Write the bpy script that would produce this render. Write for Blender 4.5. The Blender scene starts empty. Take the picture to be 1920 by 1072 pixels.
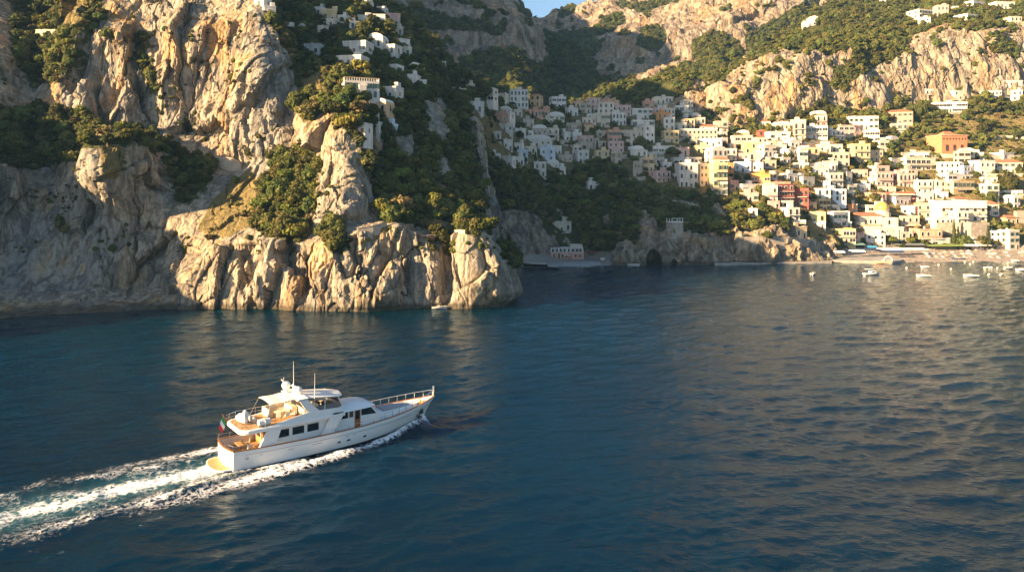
import bpy, math, random, bmesh
import numpy as np
from mathutils import Vector, Matrix
from mathutils.bvhtree import BVHTree
SC = bpy.context.scene
COL = SC.collection
rnd = random.Random(7)
NR = np.random.default_rng(11)
R = math.radians
# ------------------------------------------------------------------ camera
CAMH, F, CX, HY = 29.0, 1400.0, 960.0, 350.0      # metres, photo pixels
cam = bpy.data.cameras.new('camera'); cam_o = bpy.data.objects.new('camera', cam); COL.objects.link(cam_o)
cam.sensor_width = 36; cam.lens = F / 1920 * 36; cam.shift_y = -(536 - HY) / 1920
cam.clip_start = 1; cam.clip_end = 20000
cam_o.location = (0, 0, CAMH); cam_o.rotation_euler = (R(90), 0, 0)
SC.camera = cam_o
def W(px, py, Y):
    return ((px - CX) / F * Y, Y, CAMH - (py - HY) / F * Y)
def wl(py):                                       # distance of the water surface on a photo row
    return CAMH * F / (py - HY)
# ------------------------------------------------------------------ light
SUN_AZ, SUN_EL = math.atan2(-0.88, -0.475), R(17.6)
sd = Vector((math.sin(SUN_AZ) * math.cos(SUN_EL), math.cos(SUN_AZ) * math.cos(SUN_EL), math.sin(SUN_EL)))
sl = bpy.data.lights.new('sun', 'SUN'); sl.energy = 5.0; sl.angle = R(0.5); sl.color = (1.0, 0.69, 0.37)
so = bpy.data.objects.new('sun', sl); COL.objects.link(so)
so.rotation_euler = (-sd).to_track_quat('-Z', 'Y').to_euler(); so.location = sd * 500
wd = bpy.data.worlds.new('World'); SC.world = wd; wd.use_nodes = True
nt = wd.node_tree; sky = nt.nodes.new('ShaderNodeTexSky'); sky.sky_type = 'NISHITA'
sky.sun_disc = False; sky.sun_elevation = SUN_EL; sky.sun_rotation = SUN_AZ % (2 * math.pi)
sky.air_density = 1.0; sky.dust_density = 0.8; sky.ozone_density = 2.2
bg = nt.nodes['Background']; bg.inputs[1].default_value = 0.05
nt.links.new(sky.outputs[0], bg.inputs[0])
SC.view_settings.view_transform = 'Standard'; SC.view_settings.look = 'None'; SC.view_settings.gamma = 1
SC.view_settings.exposure = 2.15
SC.render.engine = 'CYCLES'
SC.cycles.max_bounces = 5; SC.cycles.diffuse_bounces = 2; SC.cycles.glossy_bounces = 3
SC.cycles.transparent_max_bounces = 6; SC.cycles.use_denoising = True
SC.cycles.caustics_reflective = False; SC.cycles.caustics_refractive = False
# ------------------------------------------------------------------ noise
_perm = np.random.default_rng(3).permutation(256).astype(np.int32); _perm = np.concatenate([_perm, _perm, _perm])
_g = np.random.default_rng(5).normal(size=(256, 3)); _g /= np.linalg.norm(_g, axis=1)[:, None]
def perlin(P):
    P = np.asarray(P, float); I = np.floor(P).astype(np.int64); f = P - I; I &= 255
    u = f * f * f * (f * (f * 6 - 15) + 10)
    out = 0
    for dx in (0, 1):
        wx = u[:, 0] if dx else 1 - u[:, 0]
        for dy in (0, 1):
            wy = u[:, 1] if dy else 1 - u[:, 1]
            for dz in (0, 1):
                wz = u[:, 2] if dz else 1 - u[:, 2]
                h = _perm[_perm[_perm[(I[:, 0] + dx) & 255] + ((I[:, 1] + dy) & 255)] + ((I[:, 2] + dz) & 255)]
                g = _g[h]
                out = out + wx * wy * wz * (g[:, 0] * (f[:, 0] - dx) + g[:, 1] * (f[:, 1] - dy) + g[:, 2] * (f[:, 2] - dz))
    return out * 1.5
def fbm(P, octs=4, lac=2.03, gain=0.5, ridged=False):
    P = np.asarray(P, float); a = 1.0; s = 0; t = 0
    for k in range(octs):
        n = perlin(P + 17.3 * k)
        if ridged: n = 1 - 2 * np.abs(n)
        s = s + a * n; t += a; a *= gain; P = P * lac
    return s / t
def sstep(a, b, x):
    t = np.clip((x - a) / (b - a), 0, 1); return t * t * (3 - 2 * t)
def facets(P, seed=0):
    """broken rock: every Voronoi cell is a tilted plane; returns plane height and distance to the crack"""
    P = np.asarray(P, float); I = np.floor(P).astype(np.int64); d1 = np.full(len(P), 9.0); d2 = d1.copy(); pl = np.zeros(len(P))
    tab = np.random.default_rng(seed + 77).uniform(0, 1, (256, 3)); til = np.random.default_rng(seed + 99).normal(size=(256, 4))
    for dx in (-1, 0, 1):
        for dy in (-1, 0, 1):
            for dz in (-1, 0, 1):
                C = I + (dx, dy, dz); h = _perm[_perm[_perm[C[:, 0] & 255] + (C[:, 1] & 255)] + (C[:, 2] & 255)]
                v = P - (C + tab[h]); d = np.einsum('ij,ij->i', v, v); new = d < d1
                d2 = np.where(new, d1, np.minimum(d2, d)); pl = np.where(new, np.einsum('ij,ij->i', v, til[h][:, :3]) + til[h][:, 3] * .35, pl); d1 = np.where(new, d, d1)
    return pl, np.sqrt(d2) - np.sqrt(d1)
# ------------------------------------------------------------------ properties
def tag(o, label=None, cat=None, group=None, kind=None):
    if label: o['label'] = label
    if cat: o['category'] = cat
    if group: o['group'] = group
    if kind: o['kind'] = kind
    return o
def empty(name, loc=(0, 0, 0), rz=0.0):
    o = bpy.data.objects.new(name, None); COL.objects.link(o); o.location = loc; o.rotation_euler = (0, 0, rz)
    o.empty_display_size = 0.3
    return o
# ------------------------------------------------------------------ materials
def mat(name, col=(.8, .8, .8), rough=0.6, metal=0.0, vary=0.0, vscale=1.0, spec=0.5, bump=0.0, objvary=0.0):
    m = bpy.data.materials.new(name); m.use_nodes = True; t = m.node_tree; b = t.nodes['Principled BSDF']
    b.inputs['Base Color'].default_value = (*col, 1); b.inputs['Roughness'].default_value = rough
    b.inputs['Metallic'].default_value = metal; b.inputs['Specular IOR Level'].default_value = spec
    if vary or objvary:
        tc = t.nodes.new('ShaderNodeTexCoord')
        n = t.nodes.new('ShaderNodeTexNoise'); n.inputs['Scale'].default_value = vscale; n.inputs['Detail'].default_value = 5
        t.links.new(tc.outputs['Object'], n.inputs['Vector'])
        mr = t.nodes.new('ShaderNodeMapRange'); mr.inputs[1].default_value = .3; mr.inputs[2].default_value = .7
        mr.inputs[3].default_value = 1 - vary; mr.inputs[4].default_value = 1 + vary
        t.links.new(n.outputs['Fac'], mr.inputs[0])
        hv = t.nodes.new('ShaderNodeHueSaturation'); hv.inputs['Color'].default_value = (*col, 1)
        val = mr.outputs[0]
        if objvary:
            oi = t.nodes.new('ShaderNodeObjectInfo')
            m2 = t.nodes.new('ShaderNodeMapRange'); m2.inputs[3].default_value = 1 - objvary; m2.inputs[4].default_value = 1 + objvary
            t.links.new(oi.outputs['Random'], m2.inputs[0])
            mu = t.nodes.new('ShaderNodeMath'); mu.operation = 'MULTIPLY'
            t.links.new(val, mu.inputs[0]); t.links.new(m2.outputs[0], mu.inputs[1]); val = mu.outputs[0]
            m3 = t.nodes.new('ShaderNodeMapRange'); m3.inputs[3].default_value = .5 - objvary * .06; m3.inputs[4].default_value = .5 + objvary * .04
            wn = t.nodes.new('ShaderNodeTexWhiteNoise'); wn.noise_dimensions = '1D'
            t.links.new(oi.outputs['Random'], wn.inputs['W']); t.links.new(wn.outputs['Value'], m3.inputs[0])
            t.links.new(m3.outputs[0], hv.inputs['Hue'])
        t.links.new(val, hv.inputs['Value'])
        t.links.new(hv.outputs[0], b.inputs['Base Color'])
        if bump:
            bp = t.nodes.new('ShaderNodeBump'); bp.inputs['Strength'].default_value = bump; bp.inputs['Distance'].default_value = .1
            t.links.new(n.outputs['Fac'], bp.inputs['Height']); t.links.new(bp.outputs[0], b.inputs['Normal'])
    return m
# ------------------------------------------------------------------ mesh builder
def link_mesh(name, verts, faces, mats, parent=None, midx=None, smooth=False):
    me = bpy.data.meshes.new(name); me.from_pydata([tuple(v) for v in verts], [], faces)
    for m in (mats if isinstance(mats, (list, tuple)) else [mats]): me.materials.append(m)
    if midx is not None: me.polygons.foreach_set('material_index', midx)
    if smooth: me.polygons.foreach_set('use_smooth', [True] * len(me.polygons))
    me.update()
    o = bpy.data.objects.new(name, me); COL.objects.link(o)
    if parent: o.parent = parent
    return o
class MB:
    def __init__(s): s.v = []; s.f = []; s.m = []; s.k = 0
    def add(s, vs, fs, k=None):
        n = len(s.v); s.v += [tuple(v) for v in vs]; s.f += [tuple(n + i for i in f) for f in fs]
        s.m += [s.k if k is None else k] * len(fs); return s
    def box(s, x0, x1, y0, y1, z0, z1, k=None):
        return s.add([(x0, y0, z0), (x1, y0, z0), (x1, y1, z0), (x0, y1, z0), (x0, y0, z1), (x1, y0, z1), (x1, y1, z1), (x0, y1, z1)],
                     [(3, 2, 1, 0), (4, 5, 6, 7), (0, 1, 5, 4), (1, 2, 6, 5), (2, 3, 7, 6), (3, 0, 4, 7)], k)
    def bbox(s, x0, x1, y0, y1, z0, z1, b=.03, k=None):      # a box with chamfered vertical and top edges
        pts = []
        def ring(i, z): return [(x0 + i + b, y0 + i, z), (x1 - i - b, y0 + i, z), (x1 - i, y0 + i + b, z), (x1 - i, y1 - i - b, z), (x1 - i - b, y1 - i, z), (x0 + i + b, y1 - i, z), (x0 + i, y1 - i - b, z), (x0 + i, y0 + i + b, z)]
        rs = [ring(0, z0), ring(0, z1 - b), ring(b, z1)]
        return s.loft(rs, True, k)
    def prism(s, poly, y0, y1, k=None):                      # polygon in x,z swept along y
        n = len(poly); vs = [(x, y0, z) for x, z in poly] + [(x, y1, z) for x, z in poly]
        fs = [tuple(range(n)), tuple(range(2 * n - 1, n - 1, -1))] + [(i + n, (i + 1) % n + n, (i + 1) % n, i) for i in range(n)]
        return s.add(vs, fs, k)
    def slab(s, poly, z0, z1, k=None):                       # polygon in x,y swept along z
        n = len(poly); vs = [(x, y, z0) for x, y in poly] + [(x, y, z1) for x, y in poly]
        fs = [tuple(range(n - 1, -1, -1)), tuple(range(n, 2 * n))] + [(i, (i + 1) % n, (i + 1) % n + n, i + n) for i in range(n)]
        return s.add(vs, fs, k)
    def loft(s, rings, caps=True, k=None):
        n = len(rings[0]); vs = [p for r in rings for p in r]; fs = []
        for a in range(len(rings) - 1):
            for i in range(n):
                j = (i + 1) % n; fs.append((a * n + i, a * n + j, (a + 1) * n + j, (a + 1) * n + i))
        if caps: fs += [tuple(range(n - 1, -1, -1)), tuple((len(rings) - 1) * n + i for i in range(n))]
        return s.add(vs, fs, k)
    def sheet(s, rows, k=None):                              # open strip of equal rows
        n = len(rows[0]); vs = [p for r in rows for p in r]
        return s.add(vs, [(a * n + i, a * n + i + 1, (a + 1) * n + i + 1, (a + 1) * n + i) for a in range(len(rows) - 1) for i in range(n - 1)], k)
    def tube(s, pts, r, n=6, k=None, r1=None):
        pts = [Vector(p) for p in pts]; rings = []
        for i, p in enumerate(pts):
            d = (pts[min(i + 1, len(pts) - 1)] - pts[max(i - 1, 0)]).normalized()
            a = d.cross(Vector((0, 0, 1)) if abs(d.z) < .9 else Vector((1, 0, 0))).normalized(); b = d.cross(a)
            q = r if r1 is None else r + (r1 - r) * i / (len(pts) - 1)
            rings.append([tuple(p + (a * math.cos(2 * math.pi * j / n) + b * math.sin(2 * math.pi * j / n)) * q) for j in range(n)])
        return s.loft(rings, True, k)
    def lathe(s, prof, c=(0, 0, 0), n=16, k=None):           # (radius, z) profile
        rings = [[(c[0] + r * math.cos(2 * math.pi * j / n), c[1] + r * math.sin(2 * math.pi * j / n), c[2] + z) for j in range(n)] for r, z in prof]
        return s.loft(rings, True, k)
    def build(s, name, mats, parent=None, smooth=False):
        return link_mesh(name, s.v, s.f, mats, parent, s.m, smooth)
    def mesh(s, name, mats):
        me = bpy.data.meshes.new(name); me.from_pydata(s.v, [], s.f)
        for m in mats: me.materials.append(m)
        me.polygons.foreach_set('material_index', s.m); me.update(); return me
# ------------------------------------------------------------------ terrain sheets
def inpoly(px, py, poly):
    x, y = px.ravel(), py.ravel(); c = np.zeros(x.shape, bool); n = len(poly); j = n - 1
    for i in range(n):
        xi, yi = poly[i]; xj, yj = poly[j]
        if yi != yj:
            c ^= ((yi > y) != (yj > y)) & (x < (xj - xi) * (y - yi) / (yj - yi) + xi)
        j = i
    return c.reshape(px.shape)
def gsm(A, s, axis):
    if s <= 0: return A
    k = np.exp(-0.5 * (np.arange(-3 * s, 3 * s + 1) / s) ** 2); k /= k.sum()
    p = [(0, 0)] * A.ndim; p[axis] = (3 * s, 3 * s)
    return np.apply_along_axis(lambda v: np.convolve(v, k, 'valid'), axis, np.pad(A, p, 'edge'))
def column(px, rows):
    return [W(px, r, wl(r)) if not isinstance(r, tuple) else W(px, *r) for r in rows]
def grid(cols, step, sm=6):
    """cols: columns of world points with equal row counts -> dense (nt, ns, 3) sheet"""
    C = np.array(cols, float)                                  # ncol, nrow, 3
    D = np.maximum(C[..., 1], 30.0)
    def dense(C, axis, lens):
        out = []
        for i in range(C.shape[axis] - 1):
            n = max(2, int(round(lens[i] / step)))
            a = np.take(C, i, axis); b = np.take(C, i + 1, axis)
            for k in range(n): out.append(a + (b - a) * k / n)
        out.append(np.take(C, C.shape[axis] - 1, axis)); return np.stack(out, axis)
    scr = lambda A, B, D: np.linalg.norm(A - B, axis=-1) / np.minimum(D, D) * F
    rl = [np.median(scr(C[:, i + 1], C[:, i], D[:, i])) for i in range(C.shape[1] - 1)]
    cl = [min(np.median(scr(C[i + 1, :], C[i, :], D[i, :])), 500) for i in range(C.shape[0] - 1)]
    G = dense(dense(C, 1, rl), 0, cl).transpose(1, 0, 2)
    G = gsm(G, sm, 1); G[1:-1] = gsm(G, max(1, sm // 3), 0)[1:-1]
    return G
def normals(G):
    du = np.gradient(G, axis=1); dv = np.gradient(G, axis=0)
    N = np.cross(du, dv); N /= np.linalg.norm(N, axis=2)[..., None] + 1e-9
    return N                                                    # towards the camera for columns left to right, rows upwards
def proj(G):
    Y = np.maximum(G[..., 1], 5); return CX + G[..., 0] / Y * F, HY - (G[..., 2] - CAMH) / Y * F
def mask(px, py, polys, warp=12.0, seed=0.0, G=None):
    s = G.reshape(-1, 3) / np.median(G[..., 1]) * 22 if G is not None else np.stack([px.ravel() / 60, py.ravel() / 60, 0 * px.ravel()], 1)
    a = fbm(s + seed, 4).reshape(px.shape) * warp * 2; b = fbm(s + seed + 40, 4).reshape(px.shape) * warp * 2
    m = np.zeros(px.shape)
    for p in polys: m = np.maximum(m, inpoly(px + a, py + b, p))
    return gsm(gsm(m, 3, 0), 3, 1)
def terrain(name, G, attrs, material, smooth=False):
    nt_, ns, _ = G.shape; idx = np.arange(nt_ * ns).reshape(nt_, ns)
    q = np.stack([idx[:-1, :-1], idx[:-1, 1:], idx[1:, 1:], idx[1:, :-1]], -1).reshape(-1, 4)
    me = bpy.data.meshes.new(name)
    me.vertices.add(nt_ * ns); me.vertices.foreach_set('co', G.reshape(-1).astype(np.float32))
    me.loops.add(q.size); me.loops.foreach_set('vertex_index', q.reshape(-1).astype(np.int32))
    me.polygons.add(len(q)); me.polygons.foreach_set('loop_start', np.arange(0, q.size, 4, dtype=np.int32))
    me.polygons.foreach_set('use_smooth', np.full(len(q), smooth))
    me.update(calc_edges=True)
    for k, A in attrs.items():
        at = me.attributes.new(k, 'FLOAT', 'POINT'); at.data.foreach_set('value', A.reshape(-1).astype(np.float32))
    me.materials.append(material)
    o = bpy.data.objects.new(name, me); COL.objects.link(o)
    return o
GROUND = []                                                     # (bvh) of every sheet, for standing things on it
def add_bvh(G, st=2):
    g = G[::st, ::st]; a, b, _ = g.shape; idx = np.arange(a * b).reshape(a, b)
    q = np.stack([idx[:-1, :-1], idx[:-1, 1:], idx[1:, 1:], idx[1:, :-1]], -1).reshape(-1, 4)
    t = BVHTree.FromPolygons(g.reshape(-1, 3).tolist(), q.tolist()); GROUND.append(t); return t
def hit(px, py, trees=None):
    d = Vector(((px - CX) / F, 1, -(py - HY) / F)).normalized(); o = Vector((0, 0, CAMH)); best = None
    for t in (trees or GROUND):
        l, n, i, dist = t.ray_cast(o, d)
        if l is not None and (best is None or dist < best[1]): best = (l, dist, n)
    return best
def ground_z(x, y, trees=None, top=400):
    best = None
    for t in (trees or GROUND):
        l, n, i, dist = t.ray_cast(Vector((x, y, top)), Vector((0, 0, -1)))
        if l is not None and (best is None or l.z > best): best = l.z
    return best
# ---- rock material with vegetation ground
def rock_mat(name, c1, c2, c3, gr1, gr2, sc=1.0, bump=1.0):
    m = bpy.data.materials.new(name); m.use_nodes = True; t = m.node_tree; N = t.nodes; L = t.links
    b = N['Principled BSDF']; b.inputs['Roughness'].default_value = .92; b.inputs['Specular IOR Level'].default_value = .15
    geo = N.new('ShaderNodeNewGeometry')
    def mp(sx, sy, sz):
        v = N.new('ShaderNodeVectorMath'); v.operation = 'MULTIPLY'; v.inputs[1].default_value = (sx * sc, sy * sc, sz * sc)
        L.new(geo.outputs['Position'], v.inputs[0]); return v.outputs[0]
    def noise(vec, s, d=6, rgh=.6, dist=0.0):
        n = N.new('ShaderNodeTexNoise'); n.inputs['Scale'].default_value = s; n.inputs['Detail'].default_value = d
        n.inputs['Roughness'].default_value = rgh; n.inputs['Distortion'].default_value = dist; L.new(vec, n.inputs['Vector']); return n.outputs['Fac']
    def ramp(fac, a, bb):
        r = N.new('ShaderNodeMapRange'); r.inputs[1].default_value = a; r.inputs[2].default_value = bb; L.new(fac, r.inputs[0]); return r.outputs[0]
    def mix(fac, A, B, mode='MIX'):
        x = N.new('ShaderNodeMix'); x.data_type = 'RGBA'; x.blend_type = mode
        if isinstance(fac, float): x.inputs[0].default_value = fac
        else: L.new(fac, x.inputs[0])
        for s, v in ((6, A), (7, B)):
            if isinstance(v, tuple): x.inputs[s].default_value = (*v, 1)
            else: L.new(v, x.inputs[s])
        return x.outputs[2]
    def math_(op, A, B):
        x = N.new('ShaderNodeMath'); x.operation = op
        for s, v in ((0, A), (1, B)):
            if isinstance(v, float): x.inputs[s].default_value = v
            else: L.new(v, x.inputs[s])
        return x.outputs[0]
    big = noise(mp(1, 1, .6), .05, 5)
    streak = noise(mp(1, 1, .1), .45, 7, .65, .5)
    fine = noise(mp(1, 1, .7), 1.3, 8, .7)
    ora = noise(mp(1, 1, .22), .09, 5, .55, .6)
    col = mix(ramp(big, .38, .62), c1, c2)
    col = mix(ramp(ora, .52, .68), col, c3)
    dk = mix(ramp(streak, .43, .58), (.36, .36, .37), (1.14, 1.12, 1.06))
    col = mix(.75, col, dk, 'MULTIPLY')
    dk2 = mix(ramp(fine, .3, .6), (.5, .49, .48), (1.1, 1.1, 1.1))
    col = mix(.7, col, dk2, 'MULTIPLY')
    at = N.new('ShaderNodeAttribute'); at.attribute_name = 'veg'
    at2 = N.new('ShaderNodeAttribute'); at2.attribute_name = 'dry'
    at3 = N.new('ShaderNodeAttribute'); at3.attribute_name = 'shingle'
    vg = mix(ramp(noise(mp(1, 1, 1), .22, 8, .7), .35, .65), gr1, gr2)
    vmask = math_('ADD', at.outputs['Fac'], math_('MULTIPLY', math_('SUBTRACT', noise(mp(1, 1, 1), .5, 8, .75), .5), 1.2))
    dmask = math_('ADD', at2.outputs['Fac'], math_('MULTIPLY', math_('SUBTRACT', noise(mp(1, 1, 1), .35, 8, .75), .5), 1.0))
    dry = mix(ramp(noise(mp(1, 1, 1), .6, 8, .7), .35, .65), (.27, .20, .09), (.15, .13, .05))
    col = mix(ramp(vmask, .42, .58), col, vg)
    col = mix(ramp(dmask, .42, .58), col, dry)
    col = mix(ramp(at3.outputs['Fac'], .3, .7), col, mix(ramp(noise(mp(1, 1, 1), 1.2, 8, .75), .35, .65), (.46, .39, .32), (.35, .30, .26)))
    # tide stain
    sx = N.new('ShaderNodeSeparateXYZ'); L.new(geo.outputs['Position'], sx.inputs[0])
    tz = math_('ADD', sx.outputs[2], math_('MULTIPLY', noise(mp(1, 1, 1), .3, 4), -1.6))
    col = mix(math_('MAXIMUM', ramp(tz, -.1, .75), ramp(at3.outputs['Fac'], .2, .6)), mix(.75, col, (.055, .045, .03), 'MIX'), col)
    L.new(col, b.inputs['Base Color'])
    vo = N.new('ShaderNodeTexVoronoi'); vo.feature = 'DISTANCE_TO_EDGE'; vo.inputs['Scale'].default_value = .28; L.new(mp(1, 1, .45), vo.inputs['Vector'])
    h = math_('ADD', math_('MULTIPLY', streak, 1.2), math_('MULTIPLY', fine, .8))
    h = math_('ADD', h, math_('MULTIPLY', ramp(vo.outputs['Distance'], 0.0, .12), .35))
    bp = N.new('ShaderNodeBump'); bp.inputs['Strength'].default_value = min(1, .9 * bump); bp.inputs['Distance'].default_value = 1.4 / sc * bump
    L.new(h, bp.inputs['Height']); L.new(bp.outputs[0], b.inputs['Normal'])
    return m
GR1, GR2 = (.030, .042, .012), (.075, .080, .024)
M_rock = rock_mat('limestone', (.51, .43, .32), (.35, .33, .30), (.54, .36, .19), GR1, GR2)
M_town = rock_mat('hillside ground', (.46, .37, .27), (.38, .33, .27), (.48, .31, .16), (.035, .048, .015), (.10, .098, .034), .7)
M_far = rock_mat('mountain limestone', (.44, .35, .26), (.36, .30, .25), (.46, .30, .17), (.022, .034, .014), (.055, .062, .024), .35)
# ---- headland
def disp(G, layers):
    N = normals(G)
    D = np.zeros(G.shape[:2])
    P = G.reshape(-1, 3)
    for amp, sc, octs, rid, zst in layers:
        a = amp if np.isscalar(amp) else amp
        D = D + a * fbm(P * np.array([1, 1, zst]) / sc, octs, ridged=rid).reshape(D.shape)
    return D, N
def offcol(x, y, ix, iy, hs):
    ds = (0, 3, 14, 22, 28, 36, 60, 95, 150)
    return [(x + ix * d, y + iy * d, z) for d, z in zip(ds, hs)]
hc = [offcol(-180, -60, -1, .1, (0, 6, 14, 22, 26, 30, 32, 34, 30)), offcol(-182, 10, -1, .1, (0, 6, 14, 22, 27, 31, 34, 36, 34)),
      offcol(-174, 75, -1, .15, (0, 8, 18, 27, 33, 38, 42, 46, 44)), offcol(-150, 128, -.9, .35, (0, 8, 20, 33, 42, 50, 57, 62, 60))]
for c in [
 (0,   [596, (550,183), (470,191), (330,196), (210,205), (100,225), (20,260), (-150,320), (-170,420)]),
 (60,  [590, (549,184), (480,191), (320,205), (220,215), (130,240), (20,275), (-150,330), (-170,420)]),
 (120, [587, (547,184), (430,195), (300,208), (222,213), (140,222), (30,262), (-180,330), (-200,420)]),
 (165, [586, (546,184), (420,195), (290,202), (230,214), (90,219), (-40,240), (-160,290), (-120,345)]),
 (200, [586, (546,185), (410,193), (272,195), (245,214), (60,221), (-70,240), (-130,272), (-60,320)]),
 (250, [582, (545,187), (410,194), (272,196), (250,216), (60,224), (-75,242), (-130,272), (-60,320)]),
 (300, [579, (541,189), (430,196), (310,204), (250,219), (60,228), (-100,244), (-280,300), (-280,420)]),
 (345, [578, (515,182), (440,191), (325,210), (245,222), (60,227), (-100,244), (-280,300), (-280,420)]),
 (400, [577, (465,186), (400,198), (305,216), (200,223), (50,228), (-70,248), (-115,276), (-50,322)]),
 (440, [577, (452,185), (395,197), (298,216), (200,223), (40,227), (-60,252), (-105,280), (-45,326)]),
 (490, [578, (450,184), (400,195), (300,210), (150,220), (20,228), (-35,254), (-75,286), (-30,332)]),
 (535, [580, (455,181), (400,192), (300,208), (150,221), (70,234), (15,262), (-50,298), (-10,340)]),
 (560, [582, (455,181), (402,192), (296,209), (174,224), (95,244), (10,274), (-45,306), (-5,345)]),
 (585, [582, (458,181), (414,189), (272,201), (187,212), (110,242), (5,282), (-40,312), (0,348)]),
 (610, [583, (470,179), (430,186), (260,197), (190,208), (112,240), (0,285), (-55,325), (0,365)]),
 (655, [583, (445,178), (420,185), (240,198), (185,207), (112,240), (0,288), (-25,315), (20,345)]),
 (695, [581, (430,180), (415,189), (310,206), (195,220), (110,250), (20,288), (-8,305), (30,332)]),
 (750, [578, (422,182), (408,192), (300,213), (200,232), (110,265), (50,295), (5,330), (40,352)]),
 (790, [577, (440,184), (425,193), (320,215), (230,234), (150,258), (95,280), (60,300), (100,325)]),
 (835, [577, (440,188), (428,196), (345,213), (285,228), (225,245), (195,260), (170,275), (185,390)]),
 (850, [577, (440,188), (430,196), (360,212), (310,226), (260,242), (225,256), (205,268), (220,370)]),
 (868, [577, (447,184), (440,192), (395,208), (345,222), (290,238), (245,252), (216,262), (232,350)]),
 (885, [577, (440,181), (438,188), (425,203), (380,216), (335,230), (285,240), (250,250), (272,330)]),
 (903, [576, (442,183), (440,190), (436,203), (420,214), (390,226), (355,236), (330,246), (352,320)]),
 (922, [574, (482,184), (470,191), (462,202), (455,212), (450,222), (446,232), (444,240), (460,310)]),
 (939, [571, (492,185), (488,192), (484,200), (480,208), (477,216), (474,224), (472,232), (480,300)]),
 (946, [568, (502,189), (498,195), (494,202), (490,208), (487,216), (484,224), (482,232), (490,300)]),
 (949, [557, (506,205), (503,209), (500,212), (497,216), (494,220), (491,228), (488,236), (494,300)]),
 (944, [538, (500,226), (498,229), (496,232), (494,236), (492,240), (490,246), (488,252), (494,310)]),
 (915, [510, (490,270), (488,274), (486,278), (484,282), (482,286), (480,292), (478,300), (484,340)])]:
    hc.append(column(*c))
for c in hc:                                                    # foot below the water
    a = Vector(c[0]); b = Vector(c[1]); d = (b - a); d.z = 0; d = d.normalized() if d.length > .1 else Vector((0, 1, 0))
    c.insert(0, tuple(a - d * 1.5 + Vector((0, 0, -3))))
G = grid(hc, 1.75, 7)
px0, py0 = proj(G)
N0 = normals(G)
steep = 1 - np.abs(N0[..., 2])
P = G.reshape(-1, 3)
seafac = sstep(-1.0, 3.0, G[..., 2])
lowf = fbm(P * np.array([1, 1, .45]) / 26, 4, ridged=True).reshape(px0.shape)
midf = fbm(P * np.array([1, 1, .38]) / 8.5 + 7, 4, ridged=True).reshape(px0.shape)
hif = fbm(P * np.array([1, 1, .6]) / 2.6 + 3, 3).reshape(px0.shape)
blk = fbm(P * np.array([1, 1, .25]) / 13 + 31, 3).reshape(px0.shape)
sk = sstep(.25, .7, steep)
rs_ = lambda A: A.reshape(px0.shape)
flt = rs_(fbm(P * np.array([1, 1, .10]) / 2.6 + 11, 4, ridged=True))
wob = np.stack([midf.ravel()] * 3, 1) * .2
fa, fac = facets(P * np.array([1, 1, .30]) / 13 + wob, 1); fb, fbc = facets(P * np.array([1, 1, .36]) / 5.0 + wob, 2); fc, fcc = facets(P * np.array([1, 1, .6]) / 1.9, 3)
Dd = (lowf - .35) * (1.3 + 2.4 * sk) + (midf - .3) * (0.3 + .45 * sk) + hif * (.25 + .2 * sk) + blk * 1.5 * sk + (flt - .3) * .42 * sk
Dd = Dd + rs_(fa) * (.5 + 2.3 * sk) + rs_(fb) * (.2 + .62 * sk) + rs_(fc) * (.08 + .17 * sk) - rs_(sstep(.10, 0, fac)) * .9 * sk - rs_(sstep(.09, 0, fbc)) * .4 * sk
bumps = [(215,330,34,60,5), (880,500,18,60,3.5), (840,500,10,70,-5), (700,520,20,50,2), (625,500,35,70,2.5), (445,180,60,120,2), (395,160,38,90,-3), (235,170,25,80,3), (570,520,14,60,-2.5), (765,510,12,60,-2.5), (910,520,12,40,2.5), (440,300,30,22,-4)]
for bx, by, rx, ry, d in bumps:
    Dd = Dd + d * np.exp(-((px0 - bx) / rx) ** 2 - ((py0 - by) / ry) ** 2)
G = G + N0 * (Dd * (.35 + .65 * seafac))[..., None]
px1, py1 = proj(G)
veg_polys = [
 [(25,-300),(200,-300),(195,20),(155,100),(140,150),(100,160),(60,165),(20,100)],
 [(-400,190),(60,205),(185,205),(165,255),(230,240),(330,262),(300,290),(235,270),(170,285),(120,310),(-400,330)],
 [(310,280),(395,290),(392,340),(350,380),(315,330)],
 [(480,330),(530,290),(585,270),(595,320),(580,440),(545,455),(468,425),(475,380)],
 [(555,130),(600,95),(700,110),(800,165),(835,250),(872,420),(720,418),(690,350),(660,265),(640,215),(590,205),(570,280),(560,200)],
 [(505,-300),(760,-300),(830,140),(840,190),(760,190),(590,175),(545,120),(515,60),(500,20)],
 [(790,60),(845,110),(868,200),(890,260),(905,340),(905,432),(850,432),(815,300),(790,150)],
 [(596,405),(645,415),(655,480),(620,470)],
 [(805,430),(835,440),(850,480),(825,470)], [(930,455),(968,480),(965,510),(940,490)],
 [(265,60),(290,120),(310,175),(285,190),(260,120)], [(330,100),(400,115),(420,135),(340,125)],
 [(100,420),(130,410),(135,440),(105,450)]]
veg = mask(px1, py1, veg_polys, 13, 1.0, G)
flat = sstep(.62, .40, steep) * sstep(6, 12, G[..., 2])
veg = gsm(gsm(veg, 5, 0), 5, 1); veg = np.maximum(veg, flat * .35 * (fbm(G.reshape(-1, 3) / 6 + 9, 3).reshape(px1.shape) > .08))
bare = mask(px1, py1, [[(795,185),(838,190),(845,265),(805,270)], [(742,255),(778,245),(782,300),(750,305)], [(815,300),(842,290),(850,365),(822,370)], [(600,300),(640,290),(655,380),(610,390)], [(690,250),(712,245),(716,290),(694,295)]], 9, 15.0, G)
veg = veg * (1 - bare)
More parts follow.
